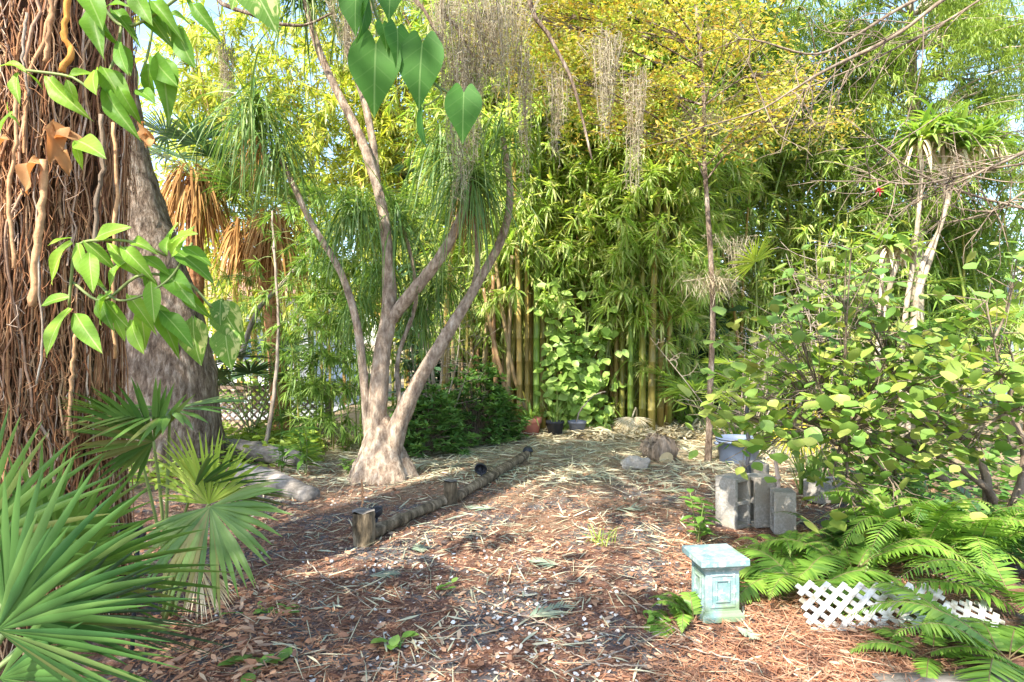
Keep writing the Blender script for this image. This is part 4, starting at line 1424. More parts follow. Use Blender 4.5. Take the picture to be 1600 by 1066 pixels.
def round_bush():
    b = A(3.75, 4.9, 0)
    t = thing('round_leaf_bush', b, 'spreading bush with round yellow edged green leaves on brown branches at right', 'shrub')
    st, fo, fd = MB(), MB(), MB()
    cl = [(1130, 640, .5), (1180, 610, .8), (1210, 660, .7), (1250, 600, 1), (1300, 640, 1), (1290, 560, 1), (1350, 600, 1), (1400, 640, 1), (1360, 690, 1), (1310, 720, .8), (1350, 765, .8), (1400, 760, .8), (1420, 700, 1), (1470, 650, 1), (1450, 590, .9), (1520, 620, 1), (1510, 700, .7),
          (1560, 580, .8), (1590, 640, .8), (1570, 520, .6), (1490, 560, .7), (1170, 690, .4), (1220, 570, .7), (1385, 560, .8), (1340, 800, .5), (1410, 810, .5), (1580, 700, .5), (1290, 680, .8), (1240, 640, .8)]
    hi = [(1240, 490, .7), (1290, 440, .8), (1350, 480, .9), (1400, 520, .9), (1330, 390, .6), (1280, 520, .9), (1450, 540, .7), (1540, 470, .5), (1590, 400, .5), (1380, 440, .6), (1200, 530, .6), (1340, 540, .8)]
    hubs = [A(2.9, 4.7, .75), A(3.4, 4.4, .95), A(2.4, 4.6, .8), A(3.9, 4.6, 1.0), A(2.9, 4.9, 1.2), A(3.6, 4.9, 1.3)]
    for hb in hubs:
        tube(st, smooth([b + N_(0, .08, 3) * A(1, 1, 0), (b + hb) / 2 + A(.25, 0, -.05), hb], 14), [.04, .018], 8, lump=.06)
    for lst, mb in ((cl, fo), (hi, fd)):
        for px, py, w in lst:
            c = W(px, py, U(4.1, 4.9))
            hb = min(hubs, key=lambda q: np.linalg.norm(q - c))
            q = smooth([hb, (hb + c) / 2 + N_(0, .05, 3), c], 8)
            tube(st, q, np.linspace(.013, .004, 8), 5, cap=False)
            n = int((56 if mb is fo else 42) * w)
            tw = c + N_(0, 1, (n, 3)) * A(.19, .19, .085)
            for p in tw[::2]:
                s = q[rng.integers(3, 8)]
                tube(st, [s, (s + p) / 2 + N_(0, .015, 3), p], [.004, .003, .002], 3, cap=False)
            d = nrm(rdir(n, -.6, .2) + A(-.1, -.45, -.3))
            s = nrm(hside(d) + N_(0, .3, (n, 3)))
            L = U(.06, .125, n)
            blades(mb, tw, d, s, L, L * U(.8, .98, n), U(.1, .5, n), seg=5, fold=.22, prof=OVAL)
    st.build('branches', M['twig'], t)
    fo.build('foliage', M['round_leaf'], t)
    fd.build('upper_foliage', M['round_leaf_shaded'], t)
    mb = MB()
    c = W(1375, 298, 4.6)
    d = rdir(9, -.3, .6)
    blades(mb, c, d, hside(d), .035, .03, .3, seg=3, prof=OVAL)
    tube(mb, [c, c + A(0, 0, -.04)], .003, 5)
    mb.build('flower', M['flower'], t)


round_bush()


def fern(b, n, L, label, lm='fern_leaf', az=None, sp=PI, el=(.5, 1.4), ll=.085, group='sword ferns', nl=38, cat='fern'):
    t = thing('fern', b, label, cat, group)
    if L > .5:
        L *= 1.3
    for i in range(n):
        a = (az if az is not None else 0) + (U(-sp, sp) if az is not None else 2 * PI * i / n + U(-.3, .3))
        d = A(math.cos(a), math.sin(a), U(*el))
        mb = MB()
        frond(mb, np.asarray(b) + A(N_(0, .02), N_(0, .02), .01), d, L * U(.75, 1.1), U(1.0, 2.0), nl, ll * U(.85, 1.15), .014 if ll < .1 else .022, 1.35, mat=0, rs=.0035, t0=.14, seg=3, drop=.1, fold=.0)
        mb.build('frond', [M[lm], M['fern_rib']], t)


gx = lambda px, Y: A((px - 800) / F * Y, Y, 0)
FE = [
    (gx(1255, 3.75), 9, .55, 'fern left of the white lattice with a frond arching down beside the pedestal', 'fern_leaf', None, PI, (.4, 1.2)),
    (gx(1330, 3.95), 10, .62, 'bright fern draping its fronds over the left end of the white lattice', 'fern_leaf', None, PI, (.5, 1.3)),
    (gx(1430, 4.1), 11, .75, 'largest sunlit fern directly behind the middle of the white lattice', 'fern_leaf', None, PI, (1.1, 2.6)),
    (gx(1520, 3.95), 11, .75, 'bright fern behind the right end of the white lattice', 'fern_leaf', None, PI, (1.0, 2.4)),
    (gx(1600, 3.4), 9, .7, 'fern cut by the right edge of the view above the lattice', 'fern_leaf', None, PI, (.5, 1.3)),
    (gx(1490, 4.3), 10, .7, 'tall shaded fern under the round leaved bush', 'fern_leaf_shaded', None, PI, (1.2, 3.)),
    (gx(1580, 4.2), 10, .7, 'dark fern under the right side of the bush', 'fern_leaf_shaded', None, PI, (1.2, 2.8)),
    (gx(1370, 4.4), 9, .55, 'shaded fern below the hanging yellow edged leaves', 'fern_leaf_shaded', None, PI, (.6, 1.5)),
    (gx(1300, 4.45), 8, .5, 'dark fern between the concrete blocks and the bush', 'fern_leaf_shaded', None, PI, (.6, 1.4)),
    (gx(1222, 4.1), 7, .42, 'upright yellow green fern in front of the concrete blocks', 'fern_leaf', None, PI, (1.2, 2.4)),
    (gx(1455, 2.9), 6, .42, 'fern in front of the white lattice at the bottom edge', 'fern_leaf', None, PI, (.4, 1.0)),
    (gx(1570, 2.85), 9, .6, 'wide fern filling the bottom right corner', 'fern_leaf', None, PI, (.4, 1.1)),
    (gx(1640, 3.9), 9, .7, 'fern half outside the right edge beneath the bush', 'fern_leaf_shaded', None, PI, (.6, 1.4)),
    (gx(1170, 3.75), 6, .35, 'broad dark fern tuft just behind the teal pedestal', 'fern_leaf_shaded', 0.2, 1.0, (.5, 1.2)),
    (gx(1078, 3.3), 7, .26, 'small fern growing against the left side of the teal pedestal', 'fern_leaf', 2.2, 2.2, (.9, 2.2)),
    (gx(1052, 3.22), 5, .2, 'tiny fern flat on the ground left of the pedestal', 'fern_leaf', 2.6, 1.5, (.2, .6)),
]
for b, n, L, lb, lm, az, sp, el in FE:
    fern(b, n, L, lb, lm, az, sp, el, ll=.15 if L > .5 else .06)


def sprout(b, h, n, L, label, lm='sapling_leaf', name='sapling', stems=3, wl=.45, cat='plant'):
    t = thing(name, b, label, cat)
    st, fo = MB(), MB()
    for s in range(stems):
        tip = np.asarray(b) + A(N_(0, .07), N_(0, .07), h * U(.75, 1.05))
        q = smooth([b, (np.asarray(b) + tip) / 2 + N_(0, .02, 3), tip], 10)
        tube(st, q, [.006, .003], 5)
        tt = np.linspace(.25, 1, n)
        p = np.stack([np.interp(tt, np.linspace(0, 1, 10), q[:, k]) for k in range(3)], 1)
        a = np.arange(n) * 2.4
        d = np.stack([np.cos(a), np.sin(a), U(-.1, .6, n)], 1)
        blades(fo, p, d, hside(nrm(d)), L * U(.7, 1.1, n), L * wl, U(.3, .9, n), seg=5, fold=.25, prof=OVAL)
    st.build('stem', M['stem'], t)
    fo.build('foliage', M[lm], t)


sprout(G(1090, 852), .40, 12, .12, 'leafy green sapling just behind the teal pedestal')
sprout(G(478, 745), .55, 14, .26, 'rosette plant with long lance leaves left of the ponytail palm', name='leafy_plant', stems=3, wl=.2)
sprout(G(440, 738), .3, 10, .16, 'low leafy plant beside the fallen grey log', name='leafy_plant', stems=4, wl=.3)
sprout(G(545, 745), .22, 8, .09, 'small green weed at the foot of the ponytail palm', name='leafy_plant', stems=5)


def tuft(b, n, L, w, label, lm, name='grass_clump', up=.9, g=(.4, 1.6), cat='grass clump', r=.05):
    mb = MB()
    d = rdir(n, .25, 1)
    d[:, 2] += up
    blades(mb, np.asarray(b) + N_(0, r, (n, 3)) * A(1, 1, 0), d, nrm(hside(nrm(d)) + N_(0, .3, (n, 3))), L * U(.5, 1.1, n), w, U(*g, n), seg=6, prof=STRAP, fold=.2)
    o = mb.build(name, M[lm], base=b)
    tag(o, label, cat)


tuft(G(1268, 772), 60, .6, .022, 'upright strap leaved clump behind the concrete blocks', 'ponytail_leaf', 'strap_leaf_plant', 1.4, (.2, .9), 'plant')
tuft(G(938, 852), 26, .2, .007, 'small yellow green grass tuft alone on the path', 'cover_leaf', up=.8)
tuft(G(1075, 668), 50, .9, .03, 'spiky strap leaves at the bamboo foot beside the pale dead frond', 'bamboo_leaf_soft', 'strap_leaf_plant', .7, (.6, 1.8), 'plant')
tuft(G(945, 672), 40, .7, .03, 'pale strap leaved clump behind the grey pot', 'strap_leaf', 'strap_leaf_plant', .6, (.8, 2), 'plant')
tuft(G(1150, 690), 40, .7, .03, 'yellow green strap leaves right of the slim trunk foot', 'strap_leaf', 'strap_leaf_plant', .5, (.8, 2), 'plant')


# white dead frond fan on the ground by the bamboo
def dead_frond():
    b = G(988, 680)
    mb = MB()
    for k in range(3):
        fan(mb, b + A(U(-.1, .1), 0, .28), A(U(-.2, .2), -.4, -.8), A(1, 0, 0), .34, 22, 1.3, .3, .3, seg=5)
    tube(mb, smooth([b + A(0, 0, .28), b + A(.1, .2, .4), b + A(.15, .45, .1)], 6), .012, 5)
    tag(mb.build('dead_frond', M['pale_sheath'], base=b), 'bleached dead palm frond lying at the bamboo foot', 'frond')


dead_frond()


def patch(name, px0, px1, Y0, Y1, n, h, L, lm, label, w=.6, cat='ground cover'):
    mb = MB()
    Y = U(Y0, Y1, n)
    px = U(px0, px1, n)
    p = np.stack([(px - 800) / F * Y, Y, U(.02, 1, n) ** 1.5 * h * (.5 + .5 * np.sin(px * .05) ** 2)], 1)
    leaves(mb, p, L, L * w, -.2, .5, .5, .35, 3, .2, OVAL)
    o = mb.build(name, M[lm])
    tag(o, label, cat, kind='stuff')


patch('ground_cover', 325, 500, 7.5, 9.6, 1800, .30, .11, 'cover_leaf', 'low bright yellow green ground cover before the lattice fence')
patch('ground_cover', 180, 340, 6.2, 9.4, 900, .3, .11, 'cover_leaf', 'low green ground cover around the big grey trunk')
patch('ground_cover', 1320, 1700, 5.4, 7.5, 900, .35, .11, 'fern_leaf_shaded', 'green undergrowth behind the round leaved bush')


def weeds(px, py, n, L, label):
    b = G(px, py)
    mb = MB()
    p = b + N_(0, .07, (n, 3)) * A(1, .8, 0) + A(0, 0, .03)
    d = rdir(n, .1, .6)
    blades(mb, p, d, hside(d), L * U(.6, 1.1, n), L * .6, .5, seg=4, fold=.2, prof=OVAL)
    tube(mb, [b + A(0, 0, -.02), b + A(0, 0, .02)], .006, 5)
    for q in p:
        tube(mb, [b + A(0, 0, .005), q], .0025, 4)
    tag(mb.build('weed', M['sapling_leaf'], base=b), label, 'weed')


weeds(625, 1012, 6, .09, 'green seedling by itself on the ground near the bottom middle')
weeds(405, 1045, 12, .1, 'patch of green seedlings at the bottom edge right of the palmetto')
weeds(683, 922, 4, .06, 'tiny two leaved seedling on the sunlit path')
weeds(1015, 975, 6, .05, 'small green weed left of the pedestal ferns')
weeds(420, 960, 9, .06, 'little green weeds between the palmetto and the path')

# ------------------------------------------------------------------ fallen stick, leaning saplings at left
def stick(name, pts, r0, r1, mt, label, cat, fork=None):
    mb = MB()
    tube(mb, smooth(pts, 24) + N_(0, .004, (24, 3)), np.linspace(r0, r1, 24), 8, lump=.06)
    for f in fork or []:
        tube(mb, smooth(f, 12), np.linspace(r1 * 1.1, r1 * .3, 12), 6, lump=.06)
    return tag(mb.build(name, M[mt], base=np.asarray(pts[0])), label, cat)


stick('thin_sapling', [W(412, 712, 8.1), W(425, 640, 8.1), W(433, 560, 8.1), W(434, 480, 8.2), W(430, 410, 8.2), W(425, 330, 8.3)], .03, .012, 'pale_twig', 'thin bare sapling trunk in front of the lattice fence', 'sapling')
stick('broken_branch', [W(375, 560, 9.3), W(400, 490, 9.2), W(430, 455, 9.2), W(470, 410, 9.1), W(500, 370, 9.1)], .04, .02, 'pale_twig', 'pale broken branch leaning diagonally below the brown palm skirts', 'branch', [[W(430, 455, 9.2), W(432, 420, 9.2), W(425, 385, 9.2)]])
stick('dead_branch', [W(690, 668, 10.2), W(670, 560, 10.2), W(640, 500, 10.2), W(615, 440, 10.2)], .035, .012, 'pale_twig', 'pale dead stem leaning behind the ponytail palm', 'branch')
for i, (x0, x1, y1) in enumerate(((745, 770, 430), (760, 800, 400), (770, 755, 450), (795, 770, 380))):
    stick('dry_cane', [W(x0 + 35, 668, 10.5), W((x0 + x1) / 2 + 15, 560, 10.5), W(x1, y1, 10.5)], .045, .03, 'culm_dry', ['pale dry cane leaning left at the left foot of the bamboo', 'thick straw cane crossing in front of the dark bamboo gap', 'grey dead cane tilted toward the dark shrubs', 'tall dry cane beside the first olive bamboo canes'][i], 'cane')


def fallen_log(a, b, r, label, mt='grey_wood'):
    mb = MB()
    tube(mb, smooth([a, (np.asarray(a) + b) / 2 + A(0, 0, .02), b], 16), np.interp(np.linspace(0, 1, 16), [0, .5, 1], [r, r * 1.05, r * .8]), 14, lump=.05)
    tag(mb.build('fallen_log', M[mt], base=np.asarray(a)), label, 'log')


fallen_log(G(330, 712) + A(0, 0, .12), G(470, 728) + A(0, 0, .06), .12, 'dark grey fallen log behind the paler one on the left')
fallen_log(G(370, 752) + A(0, 0, .09), G(488, 782) + A(0, 0, .03), .11, 'pale grey fallen log nearest the small fan palm')

# ------------------------------------------------------------------ timbers, posts, lamps
def timber(a, b, r, label):
    mb = MB()
    tube(mb, smooth([a, (np.asarray(a) + b) / 2, b], 14), np.full(14, r) * U(.82, 1.08, 14), 12, lump=.09)
    tag(mb.build('edging_log', M['timber'], base=np.asarray(a)), label, 'log', 'weathered logs edging the path')


timber(G(582, 838) + A(0, 0, .03), G(700, 785) + A(0, 0, .035), .05, 'nearer weathered edging log between the two short posts')
timber(G(716, 783) + A(0, 0, .045), G(826, 714) + A(0, 0, .045), .052, 'farther weathered edging log running back to the black capped post')


def post(px, py, w, h, label, mt='timber', tilt=0.):
    b = G(px, py)
    mb = MB()
    n = 10
    th = np.linspace(0, 2 * PI, 14, endpoint=False)
    P = np.stack([b[0] + tilt * np.linspace(0, h, n), np.full(n, b[1] + w / 2), np.linspace(-.05, h, n)], 1)
    tube(mb, P, np.full(n, w / 2) * U(.96, 1.04, n), 14, cap=False, lump=.05)
    tp = P[-1]
    V = np.stack([tp[0] + np.cos(th) * w * .51, tp[1] + np.sin(th) * w * .51, tp[2] + .006 + .012 * N_(size=14) * .4], 1)
    mb.add(np.concatenate([V, [tp + A(0, 0, .012)]]), [[i, (i + 1) % 14, 14] for i in range(14)], 1)
    tag(mb.build('short_post', [M[mt], M['grey_wood']], base=b), label, 'post', 'short posts holding the edging logs')


post(566, 850, .16, .21, 'nearest short weathered post, with the thin stake standing behind it', tilt=-.05)
post(703, 790, .12, .20, 'middle short weathered post where the two edging logs meet')


def revolve(mb, c, prof, sides=28, mat=0, R=None):
    th = np.linspace(0, 2 * PI, sides, endpoint=False)
    V = np.concatenate([np.stack([r * np.cos(th), r * np.sin(th), np.full(sides, z)], 1) for r, z in prof])
    if R is not None:
        V = V @ R.T
    n = len(prof)
    i = np.arange(n - 1)[:, None] * sides
    j = np.arange(sides)[None]
    k = (j + 1) % sides
    mb.add(V + np.asarray(c), np.stack([i + j, i + k, i + sides + k, i + sides + j], -1).reshape(-1, 4), mat)


def rx(a):
    c, s = math.cos(a), math.sin(a)
    return np.array([[1, 0, 0], [0, c, -s], [0, s, c]])


def ry(a):
    c, s = math.cos(a), math.sin(a)
    return np.array([[c, 0, s], [0, 1, 0], [-s, 0, c]])


def rz(a):
    c, s = math.cos(a), math.sin(a)
    return np.array([[c, -s, 0], [s, c, 0], [0, 0, 1]])


def path_lamp(c, r, R, label, rim=False):
    t = thing('path_lamp', c * A(1, 1, 0), label, 'lamp', 'black garden lamps along the edging logs')
    mb = MB()
    a = np.linspace(0, PI / 2, 8)
    pr = [(max(.001, r * math.sin(q)), -r * math.cos(q)) for q in a] + [(r * 1.05, r * .1), (r * .9, r * .12), (r * .86, -.1 * r)] + [(r * .86 * math.sin(q), -r * .86 * math.cos(q)) for q in a[::-1][1:]]
    revolve(mb, c, pr, 24, 0, R)
    mb.build('shade', M['black_plastic'], t)
    mb = MB()
    tube(mb, [c * A(1, 1, 0) + A(0, 0, -.03), c + R @ A(0, 0, -r * .9)], .01, 8)
    mb.build('stake', M['black_plastic'], t)


path_lamp(G(585, 828) + A(0, .02, .145), .06, ry(-.25) @ rx(.2), 'black bowl shaped lamp beside the nearest short post')
path_lamp(G(751, 758) + A(0, .05, .15), .062, ry(.5) @ rx(1.9), 'black round lamp tipped over the farther edging log')
path_lamp(G(825, 716) + A(0, .05, .075), .065, rx(2.9), 'black lamp at the far end of the farther edging log')
path_lamp(W(205, 838, 2.9), .06, ry(.6) @ rx(1.6), 'black lamp half hidden in the palmetto at left')
stick('garden_stake', [G(560, 845) + A(0, .12, -.03), G(560, 845) + A(0, .12, .2), G(560, 845) + A(.0, .12, .42)], .009, .008, 'stake', 'thin reddish wooden stake standing behind the nearest post', 'stake')

# ------------------------------------------------------------------ pots, tub
def pot(px, py, r, h, mt, label, plant=None, rim=.03, group=None):
    b = G(px, py)
    b[1] += r * .8
    t = thing('plant_pot', b, label, 'pot', group)
    mb = MB()
    pr = [(.001, .003), (r * .74, .003), (r * .94, h - rim * 1.6), (r * .95, h - rim * 1.55), (r * 1.04, h - rim * 1.5), (r * 1.06, h - .004), (r * 1.03, h), (r * .96, h - .002), (r * .93, h - .05), (r * .9, h - .06)]
    revolve(mb, b, pr, 32)
    mb.build('pot_body', M[mt], t)
    mb = MB()
    revolve(mb, b, [(r * .91, h - .05), (r * .5, h - .035), (.001, h - .03)], 20)
    mb.build('soil', M['soil'], t)
    return b, h


gp = 'plant pots before the bamboo'
b, h = pot(829, 683, .165, .28, 'terracotta', 'faded terracotta pot with grassy leaves beside the dark shrub', rim=.055, group=gp)
tuft(b + A(0, 0, h - .04), 34, .5, .026, 'grassy strap leaved plant growing in the terracotta pot', 'bamboo_leaf_soft', 'potted_plant', .5, (.8, 2.2), 'plant', .04)
b, h = pot(868, 684, .135, .24, 'black_plastic', 'black nursery pot between the terracotta and grey pots', group=gp)
tuft(b + A(0, 0, h - .04), 16, .6, .018, 'sparse pale stalks growing in the black pot', 'strap_leaf', 'potted_plant', 1.2, (.2, .9), 'plant', .03)
b, h = pot(903, 684, .135, .24, 'grey_plastic', 'dusty grey nursery pot, rightmost of the three in a row', group=gp)
stick('bent_stick', [b + A(-.02, 0, h - .06), b + A(.05, 0, .4), b + A(.25, 0, .62), b + A(.45, .1, .68)], .012, .008, 'pale_twig', 'pale bent stick rising from the grey pot', 'stick')


def tub():
    b = G(1166, 731)
    b[1] += .25
    r, h = .25, .31
    t = thing('plastic_tub', b, 'blue grey plastic tub behind the concrete blocks', 'tub')
    mb = MB()
    pr = [(.001, .003), (r * .84, .003), (r * .86, .02), (r * .97, h - .05), (r * 1.05, h - .045), (r * 1.06, h - .03), (r * 1.0, h - .026), (r * 1.01, h - .012), (r * 1.05, h - .01), (r * 1.05, h), (r * .97, h), (r * .93, h - .06), (r * .88, .1), (.001, .1)]
    revolve(mb, b, pr, 40)
    mb.build('tub_body', M['blue_plastic'], t)
    mb = MB()
    for s in (-1, 1):
        mb.box(b + A(s * r * 1.06, 0, h - .07), (.03, .12, .03))
    mb.build('handles', M['blue_plastic'], t)


tub()


# ------------------------------------------------------------------ concrete blocks
def block_mesh():
    xs = [0, .03, .18, .21, .36, .39]
    ys = [0, .032, .158, .19]
    h = .19
    mb = MB()
    solid = lambda i, j: 0 <= i < 5 and 0 <= j < 3 and not (j == 1 and i in (1, 3))
    for i in range(5):
        for j in range(3):
            if not solid(i, j):
                continue
            x0, x1, y0, y1 = xs[i], xs[i + 1], ys[j], ys[j + 1]
            mb.add([[x0, y0, 0], [x1, y0, 0], [x1, y1, 0], [x0, y1, 0]], [[3, 2, 1, 0]])
            mb.add([[x0, y0, h], [x1, y0, h], [x1, y1, h], [x0, y1, h]], [[0, 1, 2, 3]])
            for di, dj, p, q in ((-1, 0, (x0, y1), (x0, y0)), (1, 0, (x1, y0), (x1, y1)), (0, -1, (x0, y0), (x1, y0)), (0, 1, (x1, y1), (x0, y1))):
                if not solid(i + di, j + dj):
                    mb.add([[*p, 0], [*q, 0], [*q, h], [*p, h]], [[0, 1, 2, 3]])
    v = np.concatenate(mb.V) - A(.195, .095, .095)
    mb.V = [v]
    me = mb.mesh('concrete_block', M['concrete'], smooth=False)
    import bmesh
    bm = bmesh.new()
    bm.from_mesh(me)
    bmesh.ops.remove_doubles(bm, verts=bm.verts, dist=1e-4)
    bm.to_mesh(me)
    bm.free()
    return me


BLK = block_mesh()


def block(loc, rot, label, sc=1.):
    o = bpy.data.objects.new('concrete_block', BLK)
    C.objects.link(o)
    o.location = loc
    o.rotation_euler = rot
    o.scale = (sc, sc, sc)
    m = o.modifiers.new('edge', 'BEVEL')
    m.width = .006
    m.segments = 2
    tag(o, label, 'concrete block', 'hollow concrete blocks')


b1 = G(1152, 826)
block((b1[0] + .0, b1[1] + .1, .19), (PI / 2, -PI / 2, math.radians(34)), 'upright hollow concrete block showing its two dark cells')
b2 = G(1195, 826)
block((b2[0] + .01, b2[1] + .13, .19), (0, -PI / 2, math.radians(12)), 'upright concrete block with a plain face beside the one with open cells')
b3 = G(1228, 838)
block((b3[0] + .02, b3[1] + .1, .16), (0, -PI / 2, math.radians(-10)), 'lower grey block at the front of the block cluster', .82)
b4 = G(1185, 795)
block((b4[0], b4[1] + .1, .19), (0, -PI / 2, math.radians(4)), 'rear concrete block just visible behind the upright pair')
b5 = G(1302, 786)
block((b5[0], b5[1] + .1, .095), (0, 0, math.radians(20)), 'grey concrete block lying flat among the ferns')
stick('metal_pole', [G(1178, 806) + A(0, .12, -.05), G(1178, 806) + A(0, .12, .4), G(1178, 806) + A(-.01, .12, .95)], .017, .017, 'metal', 'dark metal pole standing among the concrete blocks', 'pole')
stick('plastic_pipe', [G(1222, 830) + A(0, .12, .2), W(1216, 750, 4.95), W(1208, 705, 4.95)], .015, .015, 'pink_pipe', 'pale pink pipe sticking up from the lower grey block', 'pipe')


# ------------------------------------------------------------------ teal pedestal
def pedestal():
    b = A((1117 - 800) / F * 3.4, 3.40, 0)
    t = thing('garden_pedestal', b, 'weathered teal and white square garden pedestal with recessed panels', 'pedestal')
    rot = rz(math.radians(7))

    def sq(levels, mb):
        V = np.concatenate([[[-w, -w, z], [w, -w, z], [w, w, z], [-w, w, z]] for w, z in levels]) @ rot.T + b
        f = [[i * 4 + j, i * 4 + (j + 1) % 4, (i + 1) * 4 + (j + 1) % 4, (i + 1) * 4 + j] for i in range(len(levels) - 1) for j in range(4)]
        f2 = [[3, 2, 1, 0], [len(V) - 4 + q for q in range(4)]]
        mb.add(V, f + f2)

    mb = MB()
    sq([(.111, 0), (.113, .004), (.113, .030), (.110, .036), (.101, .045), (.097, .055)], mb)
    mb.build('plinth', M['teal'], t, False)
    mb = MB()
    sq([(.092, .053), (.092, .262)], mb)
    # recessed-looking frames, real mouldings on each face
    for k in range(4):
        R = rot @ rz(k * PI / 2)
        for w, h, th, pr in ((.135, .175, .012, .006), (.078, .118, .010, .008)):
            for cx, cz, sx, sz in ((0, h / 2 - th / 2, w, th), (0, -h / 2 + th / 2, w, th), (-w / 2 + th / 2, 0, th, h - 2 * th), (w / 2 - th / 2, 0, th, h - 2 * th)):
                mb.box(b + R @ A(cx, -.092 - pr / 2 + .001, .158 + cz), (sx, pr, sz), R)
    mb.build('shaft', M['teal'], t, False)
    mb = MB()
    sq([(.095, .258), (.100, .266), (.112, .278), (.114, .284), (.129, .292), (.131, .297), (.131, .324), (.128, .330), (.120, .331)], mb)
    cap = mb.build('cap', M['teal'], t, False)
    for o in t.children:
        m = o.modifiers.new('edge', 'BEVEL')
        m.width = .003
        m.segments = 2
        m.limit_method = 'ANGLE'


pedestal()


# ------------------------------------------------------------------ white lattice on the ground, board
def white_lattice(x0, x1, Y0, h, lean, yaw, label, z=.0):
    z0 = x0 * 3
    R = rz(yaw) @ rx(-lean)
    c = A((x0 + x1) / 2, Y0, z)
    L = x1 - x0
    pl = lambda v: (v + np.stack([0 * v[:, 0], .012 * np.sin(v[:, 0] * 5 + z0), .010 * np.sin(v[:, 0] * 7.3 + 1 + z0)], 1) * np.clip(v[:, 2:3] * 6 + .3, 0, 1)) @ R.T + c
    t = thing('garden_lattice', c, label, 'lattice', 'white plastic lattice strips on the ground')
    mb = MB()
    lattice(mb, -L / 2, L / 2, 0, h, .083, .028, .006, pl)
    mb.build('slats', M['white_plastic'], t, False)
    mb = MB()
    n0 = len(mb.V)
    mb.box((0, .003, -.012), (L, .022, .024))
    mb.V[n0] = pl(mb.V[n0])
    mb.build('edge_rail', M['white_plastic'], t, False)


white_lattice(1.50, 2.22, 3.19, .27, .95, math.radians(-7), 'white plastic lattice strip lying tilted under the bright ferns')
white_lattice(2.25, 2.5, 3.14, .22, 1.15, math.radians(5), 'dirtier white lattice strip at the right, mostly covered by ferns')
mb = MB()
mb.box(A(1.93, 2.70, .02), (.8, .08, .035), rz(.05))
tag(mb.build('wooden_board', M['grey_wood'], base=A(1.93, 2.70, 0)), 'pale grey board on the ground at the bottom right', 'board')


# ------------------------------------------------------------------ stump and rocks
def rock(c, s, mt, label, name='rock', seed=1, cat='rock', sub=3, cut=None):
    import bmesh
    bm = bmesh.new()
    bmesh.ops.create_icosphere(bm, subdivisions=sub, radius=1)
    from mathutils import noise
    for v in bm.verts:
        n = noise.noise(v.co * 1.3 + Vector((seed, seed * 2, 0))) * .35 + noise.noise(v.co * 3.5 + Vector((seed, 0, 3))) * .14 + noise.noise(v.co * 9) * .05
        v.co *= 1 + n
        v.co.x *= s[0]
        v.co.y *= s[1]
        v.co.z *= s[2]
    me = bpy.data.meshes.new(name)
    bm.to_mesh(me)
    bm.free()
    me.materials.append(M[mt])
    o = bpy.data.objects.new(name, me)
    C.objects.link(o)
    o.location = c
    tag(o, label, cat)
    return o


rock(G(996, 733) + A(0, .05, .05), (.16, .12, .10), 'concrete', 'grey rough rock beside the brown stump', seed=4)


def stump():
    c = G(1030, 722) + A(0, .15, .13)
    t = thing('palm_stump', c * A(1, 1, 0), 'brown fibrous stump lying on its side with a pale cut end', 'stump')
    mb = MB()
    d = nrm(A(.35, -.85, -.05))
    P = c + np.linspace(-.16, .2, 10)[:, None] * d
    tube(mb, P, np.interp(np.linspace(0, 1, 10), [0, .2, .8, 1], [.08, .17, .19, .17]), 20, lump=.08)
    n = 260
    a, k = U(0, 2 * PI, n), U(0, .95, n)
    s1 = nrm(np.cross(d, A(0, 0, 1)))
    s2 = np.cross(s1, d)
    ctr = P[0] + k[:, None] * (P[-1] - P[0])
    o = np.cos(a)[:, None] * s1 + np.sin(a)[:, None] * s2
    blades(mb, ctr + o * .165, d + o * .5 + N_(0, .3, (n, 3)), nrm(np.cross(o, d)), U(.05, .11, n), .016, .4, seg=3)
    mb.build('bark', M['log_bark'], t)
    mb = MB()
    e = P[-1] + d * .006
    th = np.linspace(0, 2 * PI, 16, endpoint=False)
    V = e + np.cos(th)[:, None] * s1 * .10 + np.sin(th)[:, None] * s2 * .075 - s2 * .07
    mb.add(np.concatenate([V, [e - s2 * .07 + d * .004]]), [[i, (i + 1) % 16, 16] for i in range(16)])
    mb.build('cut_end', M['cut_wood'], t)


stump()


# ------------------------------------------------------------------ ground litter
def litter(name, n, xr, yr, L, w, lm, label, bend=.6, lift=.02, prof=LANCE, seg=3, xf=None, tilt=.18, pw=1., mask=None):
    mb = MB()
    Y = yr[0] + (yr[1] - yr[0]) * U(0, 1, n) ** pw
    px = U(*xr, n)
    if xf:
        px = N_(xf[0], xf[1], n)
    X = (px - 800) / F * Y
    if mask is not None:
        k = mask(X, Y)
        X, Y = X[k], Y[k]
        n = len(X)
    p = np.stack([X, Y, gz(X, Y) + U(.004, lift, n)], 1)
    a = U(0, 2 * PI, n)
    d = np.stack([np.cos(a), np.sin(a), N_(0, tilt, n) + .05], 1)
    s = nrm(np.cross(nrm(d), A(0, 0, 1)) + N_(0, .35, (n, 3)))
    blades(mb, p, d, s, L * U(.5, 1.2, n), w * U(.6, 1.3, n), bend * U(-.4, 1, n), seg=seg, prof=prof, fold=0)
    tag(mb.build(name, M[lm]), label, 'ground litter', kind='stuff')


